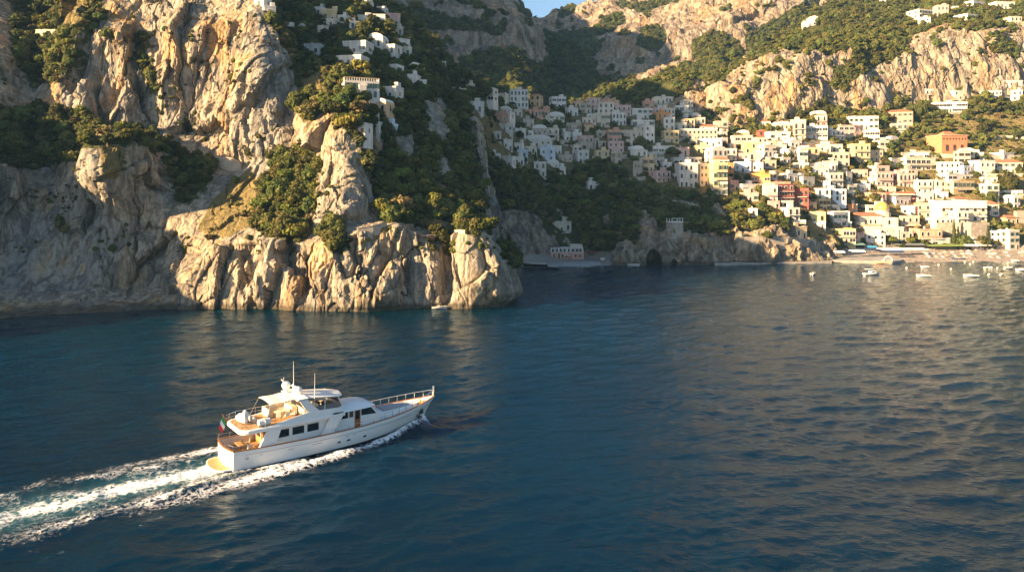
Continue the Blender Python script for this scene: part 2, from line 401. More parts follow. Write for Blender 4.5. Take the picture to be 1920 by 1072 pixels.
dry = mask(px1, py1, [[(370,430),(400,370),(470,315),(485,340),(470,425),(420,450)], [(185,270),(235,275),(225,340),(190,330)], [(120,-60),(180,-60),(160,50),(115,40)], [(560,150),(600,130),(610,165),(575,180)],
  [(640,470),(720,428),(760,420),(700,450)]], 6, 5.0, G)
veg = np.where(dry > .5, np.minimum(veg, .2), veg)
HEAD_G, HEAD_VEG = G, veg
o = terrain('headland', G, {'veg': veg, 'dry': dry}, M_rock); tag(o, kind='structure')
T_head = add_bvh(G)
# ---- hillside with the town
TOWNPOLY = [(890,190),(1000,195),(1240,185),(1330,225),(1385,265),(1440,235),(1560,225),(1640,205),(1960,190),(1960,475),(1560,475),(1480,420),(1400,380),(1300,365),(1180,345),(1120,300),(1060,330),(980,320),(900,300)]
tc = []
for c in [
 (760, [500, (460,276), (400,282), (300,292), (220,300), (160,306), (110,312), (75,318), (100,400)]),
 (820, [500, (460,276), (400,282), (300,292), (220,300), (160,305), (125,311), (104,317), (130,400)]),
 (862, [500, (462,276), (400,282), (300,291), (222,298), (175,303), (150,310), (132,316), (160,400)]),
 (885, [500, (464,276), (400,281), (300,288), (222,294), (210,300), (172,309), (155,317), (180,400)]),
 (912, [499, (465,277), (400,281), (290,288), (220,294), (208,301), (185,310), (172,318), (190,400)]),
 (925, [499, (462,277), (400,284), (300,303), (250,315), (222,328), (205,338), (192,350), (205,420)]),
 (960, [499, (450,279), (400,288), (320,308), (270,326), (232,348), (208,364), (196,376), (215,440)]),
 (1010, [498, (478,288), (440,295), (360,312), (295,333), (240,358), (210,380), (198,392), (215,450)]),
 (1060, [497, (481,299), (450,303), (385,318), (312,340), (252,366), (217,390), (204,402), (220,460)]),
 (1130, [497, (486,294), (450,299), (390,314), (312,340), (252,368), (213,398), (194,415), (210,470)]),
 (1165, [497, (452,284), (438,291), (390,313), (312,340), (255,368), (215,398), (192,418), (210,470)]),
 (1250, [497, (450,283), (435,292), (372,318), (312,342), (262,372), (228,402), (208,425), (225,480)]),
 (1335, [496, (452,284), (436,293), (376,318), (315,345), (275,372), (240,402), (222,425), (240,480)]),
 (1378, [496, (452,284), (436,294), (378,318), (325,342), (290,366), (272,385), (262,400), (280,460)]),
 (1400, [496, (452,284), (436,294), (378,318), (322,342), (285,370), (262,392), (248,415), (265,470)]),
 (1460, [495, (455,285), (438,295), (376,318), (320,342), (280,372), (250,395), (225,430), (240,490)]),
 (1550, [493, (474,297), (445,310), (386,328), (330,350), (285,374), (250,397), (215,435), (230,490)]),
 (1600, [492, (475,312), (455,318), (400,338), (345,358), (292,382), (247,410), (205,445), (220,500)]),
 (1720, [491, (470,322), (448,327), (405,345), (345,365), (290,390), (240,418), (190,450), (200,500)]),
 (1850, [490, (469,324), (440,331), (400,346), (345,366), (290,391), (240,419), (180,452), (190,500)]),
 (2050, [489, (468,326), (435,334), (395,350), (340,370), (285,395), (235,423), (170,455), (180,500)]),
 (2500, [489, (468,326), (430,334), (390,350), (335,372), (280,398), (230,426), (160,460), (170,510)])]:
    tc.append(column(*c))
for c in tc: c.insert(0, (c[0][0], c[0][1] - 4, -2.5))
G = grid(tc, 2.0, 5)
px0, py0 = proj(G); N0 = normals(G); steep = 1 - np.abs(N0[..., 2]); P = G.reshape(-1, 3)
rockz = mask(px0, py0, [[(930,395),(1010,400),(1030,470),(960,492),(930,480)], [(1148,470),(1170,452),(1240,440),(1560,448),(1570,500),(1140,510)], [(872,212),(915,214),(917,292),(872,300)],
   [(1015,440),(1040,440),(1050,478),(1020,478)], [(1190,400),(1215,395),(1235,440),(1200,450)], [(1330,395),(1352,380),(1370,395),(1350,410)], [(800,180),(835,190),(850,270),(815,260)], [(1130,400),(1145,400),(1150,440),(1135,440)],
   [(1350,445),(1420,440),(1500,420),(1500,455),(1350,458)], [(1690,420),(1850,425),(1850,445),(1690,445)]], 5, 2.0, G)
beach = np.where((px0 > 975) & (px0 < 1145) & (G[..., 2] < 3.0), 1.0, 0) + np.where((px0 > 1585) & (G[..., 2] < 3.2), 1.0, 0)
beach = np.clip(gsm(beach, 4, 1), 0, 1)
seafac = sstep(-.5, 2.5, G[..., 2]) * (1 - beach)
fa, fac = facets(P * np.array([1, 1, .5]) / 8, 4); fb, fbc = facets(P * np.array([1, 1, .6]) / 3.2, 5)
Dd = (fa.reshape(px0.shape) * 1.6 + fb.reshape(px0.shape) * .6 - sstep(.15, 0, fac).reshape(px0.shape) * .7) * rockz + (fbm(P * np.array([1, 1, .5]) / 16, 4, ridged=True).reshape(px0.shape) - .35) * (1.2 + 3.5 * rockz) + fbm(P * np.array([1, 1, .5]) / 5, 4).reshape(px0.shape) * (.5 + 1.6 * rockz)
G = G + N0 * (Dd * seafac)[..., None]
cv = (inpoly(px0, py0, [(1211, 510), (1212, 484), (1217, 475), (1226, 471), (1234, 474), (1240, 483), (1241, 510)]) * 1.0 + inpoly(px0, py0, [(1258, 510), (1259, 491), (1264, 487), (1269, 492), (1270, 510)]) * .3 + inpoly(px0, py0, [(1298, 510), (1300, 492), (1304, 489), (1307, 492), (1308, 510)]) * .12)
G = G + ((G - np.array([0, 0, CAMH])) / G[..., 1:2]) * (cv * 11)[..., None]
px1, py1 = proj(G)
veg = np.clip(1 - rockz, 0, 1) * (1 - beach)
n2 = fbm(G.reshape(-1, 3) / 9, 4).reshape(px1.shape)
veg = veg * np.where(n2 > .28, .1, 1) * sstep(1.0, 5.0, G[..., 2])
dryr = sstep(1500, 1750, px1) * np.where(fbm(G.reshape(-1, 3) / 14 + 5, 4).reshape(px1.shape) > .05, .8, 0) * (1 - beach)
o = terrain('hillside', G, {'veg': veg * (1 - .6 * (dryr > .5)), 'dry': np.clip(dryr * veg + inpoly(px1, py1, TOWNPOLY) * .62 * (1 - beach) * sstep(4, 8, G[..., 2]), 0, 1), 'shingle': beach}, M_town); tag(o, kind='structure')
T_town = add_bvh(G)
TOWN_G, TOWN_VEG = G, veg
# ---- mountains behind
def mountain(name, cols, step, polys_veg, amp, sc, seed, material=M_far, wrp=9, sm=4, vegdef=0.0):
    G = grid([column(*c) for c in cols], step, sm)
    P = G.reshape(-1, 3); px0, py0 = proj(G); N0 = normals(G)
    V = mask(px0, py0, polys_veg, wrp, seed, G)
    rk = 1 - V * .7
    D = (fbm(P * np.array([1, 1, .5]) / sc + seed, 5, ridged=True).reshape(px0.shape) - .35) * amp + fbm(P * np.array([1, 1, .45]) / (sc * .3) + seed, 4, ridged=True).reshape(px0.shape) * amp * .28 * rk
    D = D + np.round(fbm(P * np.array([1, 1, .22]) / (sc * .5) + seed, 3).reshape(px0.shape) * 3) / 3 * amp * .45 * rk
    fa, fac = facets(P * np.array([1, 1, .28]) / (sc * .5) + seed, 6); fb, fbc = facets(P * np.array([1, 1, .5]) / (sc * .16), 7)
    D = D + ((fa - sstep(.12, 0, fac) * .4) * amp * .20 + fb * amp * .05).reshape(px0.shape) * rk
    G = G + N0 * D[..., None]
    V = np.maximum(V, vegdef)
    pa, pb = proj(G)
    V = np.where(fbm(G.reshape(-1, 3) / (sc * .22) + seed, 4).reshape(px0.shape) > .30, np.maximum(V, .8), V)
    o = terrain(name, G, {'veg': V, 'dry': V * 0}, material); tag(o, kind='structure')
    return G, V, add_bvh(G)
east = [
 (1325,[(262,430), (228,450), (205,458), (190,466), (182,472), (176,480), (172,500), (190,560)]),
 (1342,[(262,405), (234,425), (210,430), (188,436), (168,442), (160,462), (152,492), (170,560)]),
 (1385,[(270,400), (240,418), (205,425), (168,433), (148,445), (138,470), (128,510), (150,590)]),
 (1450,[(270,400), (235,420), (180,428), (125,438), (108,455), (97,490), (82,540), (100,640)]),
 (1500,[(255,405), (225,425), (160,433), (110,442), (95,465), (72,510), (42,570), (60,680)]),
 (1600,[(240,415), (215,432), (150,440), (85,450), (70,470), (30,540), (-15,630), (0,740)]),
 (1700,[(228,425), (204,442), (150,448), (95,456), (80,480), (20,560), (-60,660), (-40,780)]),
 (1800,[(218,430), (192,446), (130,452), (68,462), (50,485), (-10,570), (-110,690), (-90,800)]),
 (1920,[(208,435), (182,449), (120,456), (62,468), (42,490), (-40,590), (-160,720), (-140,830)]),
 (2200,[(195,440), (170,455), (110,462), (50,475), (20,500), (-70,600), (-220,740), (-200,850)]),
 (2700,[(185,450), (160,465), (100,470), (40,485), (10,510), (-80,620), (-240,780), (-220,900)])]
east_veg = [[(1330,170),(1400,128),(1470,98),(1560,100),(1600,84),(1590,130),(1555,150),(1570,165),(1650,120),(1700,85),(1760,60),(1930,50),(3000,40),(3000,-400),(1300,-400)],
 [(1480,240),(1530,195),(1560,200),(1640,215),(1740,196),(3000,180),(3000,300),(1300,300),(1400,240)], [(1360,180),(1420,190),(1400,200)], [(1850,90),(1900,85),(1905,110),(1850,105)]]
EAST = mountain('mountain', east, 2.0, east_veg, 5.5, 30, 3.0, M_town)
knob = [(1120,[(262,450), (215,475), (200,482), (190,495), (215,560)]), (1200,[(262,440), (200,458), (180,466), (166,478), (195,550)]),
 (1255,[(262,438), (195,452), (160,460), (138,470), (170,540)]), (1295,[(262,436), (200,446), (165,454), (138,466), (170,540)]), (1330,[(268,436), (225,444), (195,452), (180,464), (210,540)]),
 (1348,[(275,438), (250,446), (240,452), (228,462), (250,520)]), (1365,[(285,440), (275,450), (270,460), (265,470), (280,520)])]
KNOB = mountain('mountain', knob, 2.0, [[(1100,240),(1200,140),(1260,120),(1300,125),(1290,170),(1250,200),(1200,240)], [(1330,170),(1380,240),(1360,280),(1335,240)]], 4, 24, 8.0, M_town)
north = [
 (840, [(290,470), (230,540), (165,650), (130,740), (100,800), (75,860), (55,930), (80,1100)]),
 (980, [(290,470), (230,540), (165,650), (120,740), (90,800), (62,860), (42,930), (70,1100)]),
 (1025,[(290,470), (230,540), (165,650), (115,740), (85,790), (58,860), (34,930), (55,1100)]),
 (1075,[(290,470), (230,540), (165,640), (118,720), (70,780), (46,860), (19,950), (40,1100)]),
 (1140,[(290,470), (225,540), (150,640), (130,690), (72,725), (48,780), (4,950), (20,1100)]),
 (1190,[(290,470), (220,540), (150,630), (136,680), (75,705), (42,770), (-12,950), (0,1100)]),
 (1250,[(290,470), (220,530), (150,620), (138,680), (75,710), (35,760), (-55,950), (-30,1100)]),
 (1330,[(300,460), (220,520), (160,600), (125,660), (80,690), (20,740), (-95,960), (-70,1100)]),
 (1450,[(300,460), (220,520), (160,590), (120,650), (55,690), (-10,740), (-160,980), (-140,1150)]),
 (1600,[(300,480), (200,560), (140,620), (90,680), (20,720), (-60,780), (-240,1020), (-220,1200)]),
 (1900,[(300,600), (150,700), (80,760), (20,820), (-80,860), (-180,900), (-360,1100), (-340,1300)]),
 (2500,[(300,600), (150,700), (60,780), (0,840), (-100,880), (-220,920), (-420,1150), (-400,1350)])]
north_veg = [[(820,300),(820,150),(930,80),(1020,72),(1100,60),(1160,32),(1175,45),(1130,72),(1112,110),(1130,150),(1200,160),(1250,150),(1290,120),(1340,160),(1400,200),(1400,320)],
 [(1150,10),(1250,0),(1290,12),(1200,32)], [(1040,20),(1090,12),(1075,40),(1045,55)], [(1195,60),(1240,55),(1250,80),(1225,110),(1195,100)], [(1300,90),(1340,60),(1390,90),(1380,140),(1320,150)], [(1400,60),(1500,20),(1560,0),(1540,60),(1400,130)]]
NORTH = mountain('mountain', north, 2.4, north_veg, 13, 70, 12.0)
west = [
 (100, [(270,450), (200,500), (150,540), (110,565), (-100,590), (-220,640), (-380,720), (-360,900)]),
 (500, [(270,450), (200,500), (150,540), (110,565), (-60,590), (-150,640), (-260,720), (-240,900)]),
 (700, [(270,450), (200,500), (150,540), (125,562), (0,590), (-60,640), (-150,720), (-130,900)]),
 (790, [(270,450), (200,500), (150,540), (125,562), (20,592), (-30,640), (-100,710), (-80,900)]),
 (880, [(270,450), (210,500), (155,540), (118,565), (25,595), (-6,640), (-36,690), (-20,880)]),
 (960, [(280,450), (215,505), (160,550), (108,572), (40,602), (26,640), (10,670), (30,860)]),
 (1000,[(290,460), (220,520), (165,565), (112,585), (62,606), (58,625), (48,645), (70,840)]),
 (1018,[(290,480), (225,540), (170,590), (115,610), (90,618), (84,628), (76,645), (100,840)]),
 (1024,[(292,500), (230,580), (180,640), (150,690), (140,710), (132,730), (125,750), (140,860)]),
 (1020,[(292,540), (240,640), (200,720), (180,780), (170,800), (165,820), (160,840), (170,900)])]
west_veg = [[(600,300),(600,150),(780,75),(835,110),(850,128),(905,110),(940,105),(985,120),(1060,115),(1060,300)], [(730,20),(800,22),(880,48),(945,62),(940,70),(860,60),(770,45)], [(840,-10),(900,18),(930,36),(920,42),(850,8)], [(955,0),(1015,30),(1022,62),(985,50)]]
WEST = mountain('mountain', west, 2.2, west_veg, 9, 55, 20.0)

peak = [(-500, [(250,380), (120,400), (0,415), (-150,430), (-260,445), (-330,460), (-380,475), (-340,560)]), (-100, [(250,380), (120,400), (0,415), (-150,430), (-280,445), (-380,460), (-450,475), (-420,560)]),
 (150, [(250,390), (120,410), (0,425), (-150,440), (-280,455), (-390,470), (-455,485), (-430,570)]), (330, [(250,400), (120,420), (0,430), (-120,445), (-230,460), (-310,475), (-370,490), (-340,570)]),
 (450, [(250,420), (120,440), (20,450), (-80,465), (-150,480), (-200,495), (-230,505), (-200,580)]), (530, [(260,440), (160,460), (100,470), (40,485), (0,500), (-30,510), (-50,520), (-20,590)])]
SHADE_PEAK = mountain('mountain', peak, 9, [[(-900,300),(700,300),(700,-200),(-900,-200)]], 12, 60, 31.0)  # unseen mountain, added to cast shade on the western massif
# ------------------------------------------------------------------ sea
YS = Vector((-28.2, 75.6)); TH = R(38)
HX = Vector((math.cos(TH), math.sin(TH))); PT = Vector((-math.sin(TH), math.cos(TH)))
YB = YS + PT * 2.6                                              # stern, centreline, waterline
def water_mat():
    m = bpy.data.materials.new('sea water'); m.use_nodes = True; t = m.node_tree; N = t.nodes; L = t.links
    b = N['Principled BSDF']; b.inputs['Roughness'].default_value = .06; b.inputs['IOR'].default_value = 1.33; b.inputs['Specular IOR Level'].default_value = .36; b.inputs['Subsurface Weight'].default_value = .8; b.inputs['Subsurface Radius'].default_value = (.5, 1.0, 1.4); b.inputs['Subsurface Scale'].default_value = 10.0
    geo = N.new('ShaderNodeNewGeometry')
    def noise(sx, sy, s, d=4, rg=.55):
        v = N.new('ShaderNodeVectorMath'); v.operation = 'MULTIPLY'; v.inputs[1].default_value = (sx, sy, 1); L.new(geo.outputs['Position'], v.inputs[0])
        n = N.new('ShaderNodeTexNoise'); n.inputs['Scale'].default_value = s; n.inputs['Detail'].default_value = d; n.inputs['Roughness'].default_value = rg; L.new(v.outputs[0], n.inputs['Vector']); return n.outputs['Fac']
    def mathn(op, A, B):
        x = N.new('ShaderNodeMath'); x.operation = op
        for s, v in ((0, A), (1, B)):
            if isinstance(v, (float, int)): x.inputs[s].default_value = v
            else: L.new(v, x.inputs[s])
        return x.outputs[0]
    def mr(f, a, bb, c=0.0, d=1.0):
        r = N.new('ShaderNodeMapRange'); r.inputs[1].default_value = a; r.inputs[2].default_value = bb; r.inputs[3].default_value = c; r.inputs[4].default_value = d; L.new(f, r.inputs[0]); return r.outputs[0]
    def mix(f, A, B):
        x = N.new('ShaderNodeMix'); x.data_type = 'RGBA'; L.new(f, x.inputs[0])
        for s, v in ((6, A), (7, B)):
            if isinstance(v, tuple): x.inputs[s].default_value = (*v, 1)
            else: L.new(v, x.inputs[s])
        return x.outputs[2]
    h = mathn('ADD', mathn('MULTIPLY', noise(1, 1.5, .9, 5, .6), .6), mathn('MULTIPLY', noise(1, 1.3, 3.4, 5, .6), .20))
    bp = N.new('ShaderNodeBump'); bp.inputs['Strength'].default_value = .56; bp.inputs['Distance'].default_value = .35; L.new(h, bp.inputs['Height'])
    fa = N.new('ShaderNodeAttribute'); fa.attribute_name = 'foam'; ae = N.new('ShaderNodeAttribute'); ae.attribute_name = 'aer'
    sh = N.new('ShaderNodeAttribute'); sh.attribute_name = 'shore'
    body = mix(mr(noise(1, 1, .02, 3), .35, .65), (.0001, .0080, .0200), (.0001, .0120, .0270))
    body = mix(sh.outputs['Fac'], body, (.0004, .010, .014))
    body = mix(ae.outputs['Fac'], body, (.035, .13, .16))
    # lacy foam
    v1 = N.new('ShaderNodeTexVoronoi'); v1.feature = 'DISTANCE_TO_EDGE'; v1.inputs['Scale'].default_value = 1.5
    wv = N.new('ShaderNodeVectorMath'); wv.operation = 'ADD'
    nz = N.new('ShaderNodeTexNoise'); nz.inputs['Scale'].default_value = 1.3; nz.inputs['Detail'].default_value = 8; nz.inputs['Roughness'].default_value = .7; L.new(geo.outputs['Position'], nz.inputs['Vector'])
    sv = N.new('ShaderNodeVectorMath'); sv.operation = 'SCALE'; sv.inputs['Scale'].default_value = 2.2; L.new(nz.outputs['Color'], sv.inputs[0])
    L.new(geo.outputs['Position'], wv.inputs[0]); L.new(sv.outputs[0], wv.inputs[1]); L.new(wv.outputs[0], v1.inputs['Vector'])
    lace = mathn('MULTIPLY', mr(v1.outputs['Distance'], 0.0, .30, 1.0, 0.0), .55)
    nn = mathn('ADD', mathn('ADD', lace, mathn('MULTIPLY', noise(1, 1, 1.6, 8, .68), .8)), mathn('MULTIPLY', noise(1, 1, .33, 3), .5))
    thr = mathn('SUBTRACT', 1.42, mathn('MULTIPLY', fa.outputs['Fac'], 1.05))
    fm = mathn('POWER', mr(mathn('SUBTRACT', nn, thr), -.04, .42), 1.15)
    fm = mathn('MULTIPLY', fm, mr(fa.outputs['Fac'], .02, .12))
    col = mix(fm, body, (.80, .80, .80))
    L.new(mr(fm, 0, .35, 10.0, .1), b.inputs['Subsurface Scale']); L.new(col, b.inputs['Base Color']); b.inputs['Roughness'].default_value = .8; b.inputs['Specular IOR Level'].default_value = 0; L.new(bp.outputs[0], b.inputs['Normal'])
    gl = N.new('ShaderNodeBsdfGlossy'); gl.inputs['Roughness'].default_value = .05; gl.inputs['Color'].default_value = (.84, .95, 1, 1); L.new(bp.outputs[0], gl.inputs['Normal'])
    fr = N.new('ShaderNodeFresnel'); fr.inputs['IOR'].default_value = 1.33; L.new(bp.outputs[0], fr.inputs['Normal'])
    ms = N.new('ShaderNodeMixShader'); L.new(mathn('MULTIPLY', mathn('MULTIPLY', fr.outputs[0], .88), mr(fm, 0, 1, 1, .1)), ms.inputs[0]); L.new(b.outputs[0], ms.inputs[1]); L.new(gl.outputs[0], ms.inputs[2]); L.new(ms.outputs[0], N['Material Output'].inputs[0])
    return m
M_sea = water_mat()
def wave(X, Y):
    z = np.zeros_like(X); r = np.random.default_rng(2)
    P0 = np.stack([X, Y, 0 * X], 1)
    amp_mod = .65 + .6 * np.clip(fbm(P0 / 28, 2) + .3, 0, 1)
    for k in range(26):
        lam = 1.1 * (1.17 ** k) if k < 14 else 1.0 * 1.19 ** (k - 12)
        a = r.normal(R(-72), .55); ph = r.uniform(0, 6.28)
        kx, ky = math.cos(a) * 6.283 / lam, math.sin(a) * 6.283 / lam
        A = .0085 * lam ** .85
        th = kx * X + ky * Y + ph + 1.2 * perlin(P0 / (lam * 5) + k * 3.1)
        z += A * (1 - 2 * np.abs(np.sin(th / 2)) * .9 + .3 * np.cos(th))
    return z * amp_mod * .85
def wake(X, Y):
    """yacht coordinates -> foam, aeration, wake height"""
    dx, dy = X - YB.x, Y - YB.y
    u = dx * HX.x + dy * HX.y; v = dx * PT.x + dy * PT.y
    hb = np.interp(u, [0, 4, 10, 15, 19, 22, 23.6], [2.55, 2.75, 2.8, 2.4, 1.5, .6, .0])
    P0 = np.stack([X, Y, 0 * X], 1); w1 = fbm(P0 / 5, 4); w2 = fbm(P0 / 2 + 30, 3)
    foam = np.zeros_like(X); aer = np.zeros_like(X); z = np.zeros_like(X)
    av = np.abs(v)
    # bow wave and hull side
    side = np.clip(u / 23.6, 0, 1)
    off = .35 + (23.6 - u).clip(0, 60) * .105 + w1 * .5
    band = np.exp(-((av - hb - off) / (.55 + (23.6 - u).clip(0, 60) * .035)) ** 2) * ((u < 24.1) & (u > -30))
    foam = np.maximum(foam, band * np.where(u > 0, .80 + .25 * w1, np.clip(.75 + u / 22, .0, 1)))
    close = np.exp(-np.clip(av - hb, 0, 9) / (.5 + .8 * np.clip((23.5 - u) / 10, 0, 1))) * ((u > -1) & (u < 24.2)) * np.clip(.35 + .6 * sstep(12, 23, u), 0, 1)
    foam = np.maximum(foam, close)
    z += band * np.clip((u + 8) / 30, 0, 1) * .55 + np.exp(-np.clip(av - hb, 0, 9) / .6) * sstep(19, 23, u) * (u < 24.1) * .8
    bt = -u
    aft = (bt > -.5)
    # prop wash
    wd_ = 1.7 + bt.clip(0, 99) * .035
    core = np.exp(-((v + .2 + w1 * 1.2) / wd_) ** 2) * aft * np.exp(-bt.clip(0, 200) / 60)
    foam = np.maximum(foam, core * 1.0); aer = np.maximum(aer, np.exp(-(v / (wd_ * 1.35)) ** 2) * aft * np.exp(-bt.clip(0, 200) / 55) * .85)
    z += core * (.25 * np.exp(-bt.clip(0, 99) / 12) + w2 * .35)
    # quarter waves either side
    for s_ in (1, -1):
        cv = s_ * (3.2 + bt.clip(0, 99) * .135)
        q = np.exp(-((v - cv + w1 * 2.2) / (1.2 + bt.clip(0, 99) * .05)) ** 2) * (bt > -7) * np.exp(-np.clip(bt, 0, 200) / 42)
        foam = np.maximum(foam, q * (.54 + w1 * .75)); z += q * .36 * (1 + w2)
    q = np.exp(-(v / (3.5 + bt.clip(0, 99) * .16)) ** 4) * aft * np.exp(-bt.clip(0, 200) / 50)
    foam = np.maximum(foam, q * (.40 + w1 * .75 + .25 * w2))
    foam *= (1 - .25 * (w2 < -.25))
    # outer line
    cv = -(7.2 + bt * .20); q = np.exp(-((v - cv + w1 * 3) / .7) ** 2) * (bt > 2) * (bt < 40) * .3
    foam = np.maximum(foam, q * sstep(.0, .3, w2)); z += q * .25
    z *= np.exp(-np.clip(av - 20, 0, 99) / 6)
    return np.clip(foam, 0, 1), np.clip(aer, 0, 1), z
def sea():
    rows = [20.0, 34.0]
    py = 1110.0
    while py > 488: rows.append(wl(py)); py -= 1.25 if py > 640 else 1.0
    rows += [300, 330, 420, 700]
    rows = np.array(rows); ns = 1150
    a = np.concatenate([[-5, -3, -2], np.linspace(-1.15, 1.15, ns), [2, 3, 5]]) * (960 / F)
    Yg, Ag = np.meshgrid(rows, a, indexing='ij'); Xg = Yg * Ag
    X, Y = Xg.ravel(), Yg.ravel()
    z = wave(X, Y) * sstep(420, 330, Y) * np.clip(sstep(0, 60, Y), .2, 1)
    foam, aer, zw = wake(X, Y)
    z = z + zw
    # shore foam and pale shallows where the sheets meet the sea
    sh = np.zeros_like(X)
    for g, wdt in ((HEAD_G, 16.0),):
        k = np.argmin(np.abs(g[:, :, 2]), axis=0); pts = g[k, np.arange(g.shape[1])]
        o_ = np.argsort(pts[:, 0] / np.maximum(pts[:, 1], 20)); an = (pts[:, 0] / np.maximum(pts[:, 1], 20))[o_]; yy = gsm(pts[o_, 1], 3, 0)
        d = np.interp(Ag.ravel(), an, yy) - Y
        ok = (Ag.ravel() < 0.005) & (Ag.ravel() > -.9)
        sh = np.maximum(sh, np.exp(-np.abs(d) / wdt) * ok * .8)
        foam = np.maximum(foam, np.exp(-(np.abs(d - .6) / .9)) * ok * np.clip(fbm(np.stack([X, Y, 0 * X], 1) / 5, 3) * 1.2, 0, .55))
    G = np.stack([X, Y, z], 1).reshape(*Yg.shape, 3)
    o = terrain('sea', G, {'foam': foam, 'aer': aer, 'shore': sh}, M_sea, True); tag(o, kind='structure')
sea()
# ------------------------------------------------------------------ motor yacht
Mw = mat('white gelcoat', (.80, .79, .76), .22, vary=.03, vscale=.6)
Mw2 = mat('white paint', (.78, .77, .73), .4, vary=.04, vscale=2)
Mstripe = mat('boot stripe', (.012, .014, .02), .3)
Manti = mat('bottom paint', (.02, .03, .05), .6)
def teak_mat():
    m = mat('teak planks', (.46, .27, .11), .55, vary=.2, vscale=3); t = m.node_tree; b = t.nodes['Principled BSDF']
    tc = t.nodes.new('ShaderNodeTexCoord'); w = t.nodes.new('ShaderNodeTexWave'); w.bands_direction = 'Y'; w.inputs['Scale'].default_value = 3.2; w.inputs['Distortion'].default_value = .1
    t.links.new(tc.outputs['Object'], w.inputs['Vector'])
    r = t.nodes.new('ShaderNodeMapRange'); r.inputs[1].default_value = .02; r.inputs[2].default_value = .12; r.inputs[3].default_value = .45; t.links.new(w.outputs['Fac'], r.inputs[0])
    mx = t.nodes.new('ShaderNodeMix'); mx.data_type = 'RGBA'; mx.blend_type = 'MULTIPLY'; mx.inputs[0].default_value = 1
    src = b.inputs['Base Color'].links[0].from_socket; t.links.new(src, mx.inputs[6]); t.links.new(r.outputs[0], mx.inputs[7]); t.links.new(mx.outputs[2], b.inputs['Base Color'])
    return m
Mteak = teak_mat()
Mwood = mat('varnished wood', (.34, .12, .03), .25, vary=.25, vscale=4)
Mglass = mat('tinted glass', (.012, .014, .018), .04, spec=.8)
Msmoke = mat('smoked acrylic', (.10, .07, .05), .08, spec=.7)
Mcanvas = mat('cream canvas', (.74, .68, .57), .8, vary=.06, vscale=2)
Mcush = mat('cream cushion', (.70, .60, .44), .75, vary=.08, vscale=3)
Msteel = mat('stainless steel', (.72, .72, .72), .18, 1.0)
Mgrey = mat('grey fabric', (.30, .30, .31), .8, vary=.1, vscale=4)
Mdark = mat('dark fittings', (.03, .03, .035), .4)
Mgold = mat('gold lettering', (.60, .40, .12), .3, .6)
Mred, Mgreen, Mfw = mat('flag red', (.60, .03, .04), .7), mat('flag green', (.02, .30, .07), .7), mat('flag white', (.8, .8, .78), .7)
YA = empty('motor_yacht', (YB.x, YB.y, 0.0), TH)
tag(YA, 'white classic motor yacht with teak trim under way at the head of a foaming wake', 'yacht')
XS = [0, 2, 4, 8, 12, 15, 18, 20.5, 22.5, 24, 25, 25.5]
BS = [2.55, 2.7, 2.8, 2.95, 2.98, 2.9, 2.6, 2.12, 1.5, .86, .36, .05]
BW = [2.42, 2.55, 2.65, 2.75, 2.68, 2.38, 1.72, 1.05, .5, .18, .06, .02]
ZS = [2.12, 2.06, 2.02, 1.98, 2.0, 2.07, 2.22, 2.40, 2.60, 2.77, 2.89, 2.95]
sheer = lambda x: float(np.interp(x, XS, ZS)); beam = lambda x: float(np.interp(x, XS, BS))
def hull():
    xs = sorted(set(list(np.linspace(0, 25.5, 46)))); rows = []; mats_ = []
    for x in xs:
        b, w, z = beam(x), float(np.interp(x, XS, BW)), sheer(x); rk = 2.2 * (x / 25.5) ** 5
        prof = [(b, z, 0), (b + .03 * (x < 24), z - .16, .0), (b * .975 + w * .025, z * .78, .22 * rk)]
        fl = 1.0 if x < 12 else max(.0, 1 - (x - 12) / 9)
        prof += [(w + (b - w) * (.55 + .2 * fl), z * .5, .5 * rk), (w + (b - w) * .18 + .02, .34, .82 * rk), (w, .12, .92 * rk), (w * .985, -.02, rk), (w * .75, -.55, rk * 1.25), (0.0, -.95, rk * 1.6)]
        half = [(x - r, y, zz) for y, zz, r in prof]
        rows.append([(p[0], -p[1], p[2]) for p in half] + [p for p in half[-2::-1]])
    m = MB(); n = len(rows[0]); m.sheet(rows)
    per = n - 1
    for i in range(len(m.f)):
        j = i % per; j = min(j, per - 1 - j)
        m.m[i] = 0 if j < 4 else 1 if j == 4 else 0 if j == 5 else 2
        if j == 4: m.m[i] = 0
        if j == 5: m.m[i] = 1
    # transom, bowed aft
    st = rows[0]; half = len(st) // 2; tr = []
    for k in range(half + 1):
        p = st[k]; b = abs(p[1]); tr.append([(p[0] - (.12 + .1 * p[2]) * 0 - .34 * (1 - t * t) * (1 if b > .01 else 0) , t * b, p[2]) for t in np.linspace(-1, 1, 11)])
    m.sheet(tr, 0)
    o = m.build('hull', [Mw, Mstripe, Manti], YA, True); return o
HULL = hull()
# inner bulwark + decks
def deckz(x): return 1.22 if x < 4.2 else 1.45 if x < 16.6 else sheer(x) - .34
m = MB()
for s in (1, -1):
    xs = np.linspace(0.0, 25.2, 50)
    m.sheet([[(x, s * (beam(x) - .02), sheer(x) - .001), (x, s * max(beam(x) - .13, .01), sheer(x) - .002), (x, s * max(beam(x) - .15, .01), deckz(x) - .05)] for x in xs])
tb = [(-.34 * (1 - t * t), t * 2.52) for t in np.linspace(-1, 1, 11)]
m.sheet([[(x + .0, y, 2.118), (x + .12, y * .97, 2.117), (x + .13, y * .97, 1.1)] for x, y in tb])
m.build('bulwark', [Mw2], YA)
def deck_sheet(name, x0, x1, z, material, n=20):
    m = MB(); xs = np.linspace(x0, x1, n); m.sheet([[(x, t * max(beam(x) - .14, .02), z if not callable(z) else z(x)) for t in np.linspace(-1, 1, 5)] for x in xs]); return m.build(name, [material], YA)
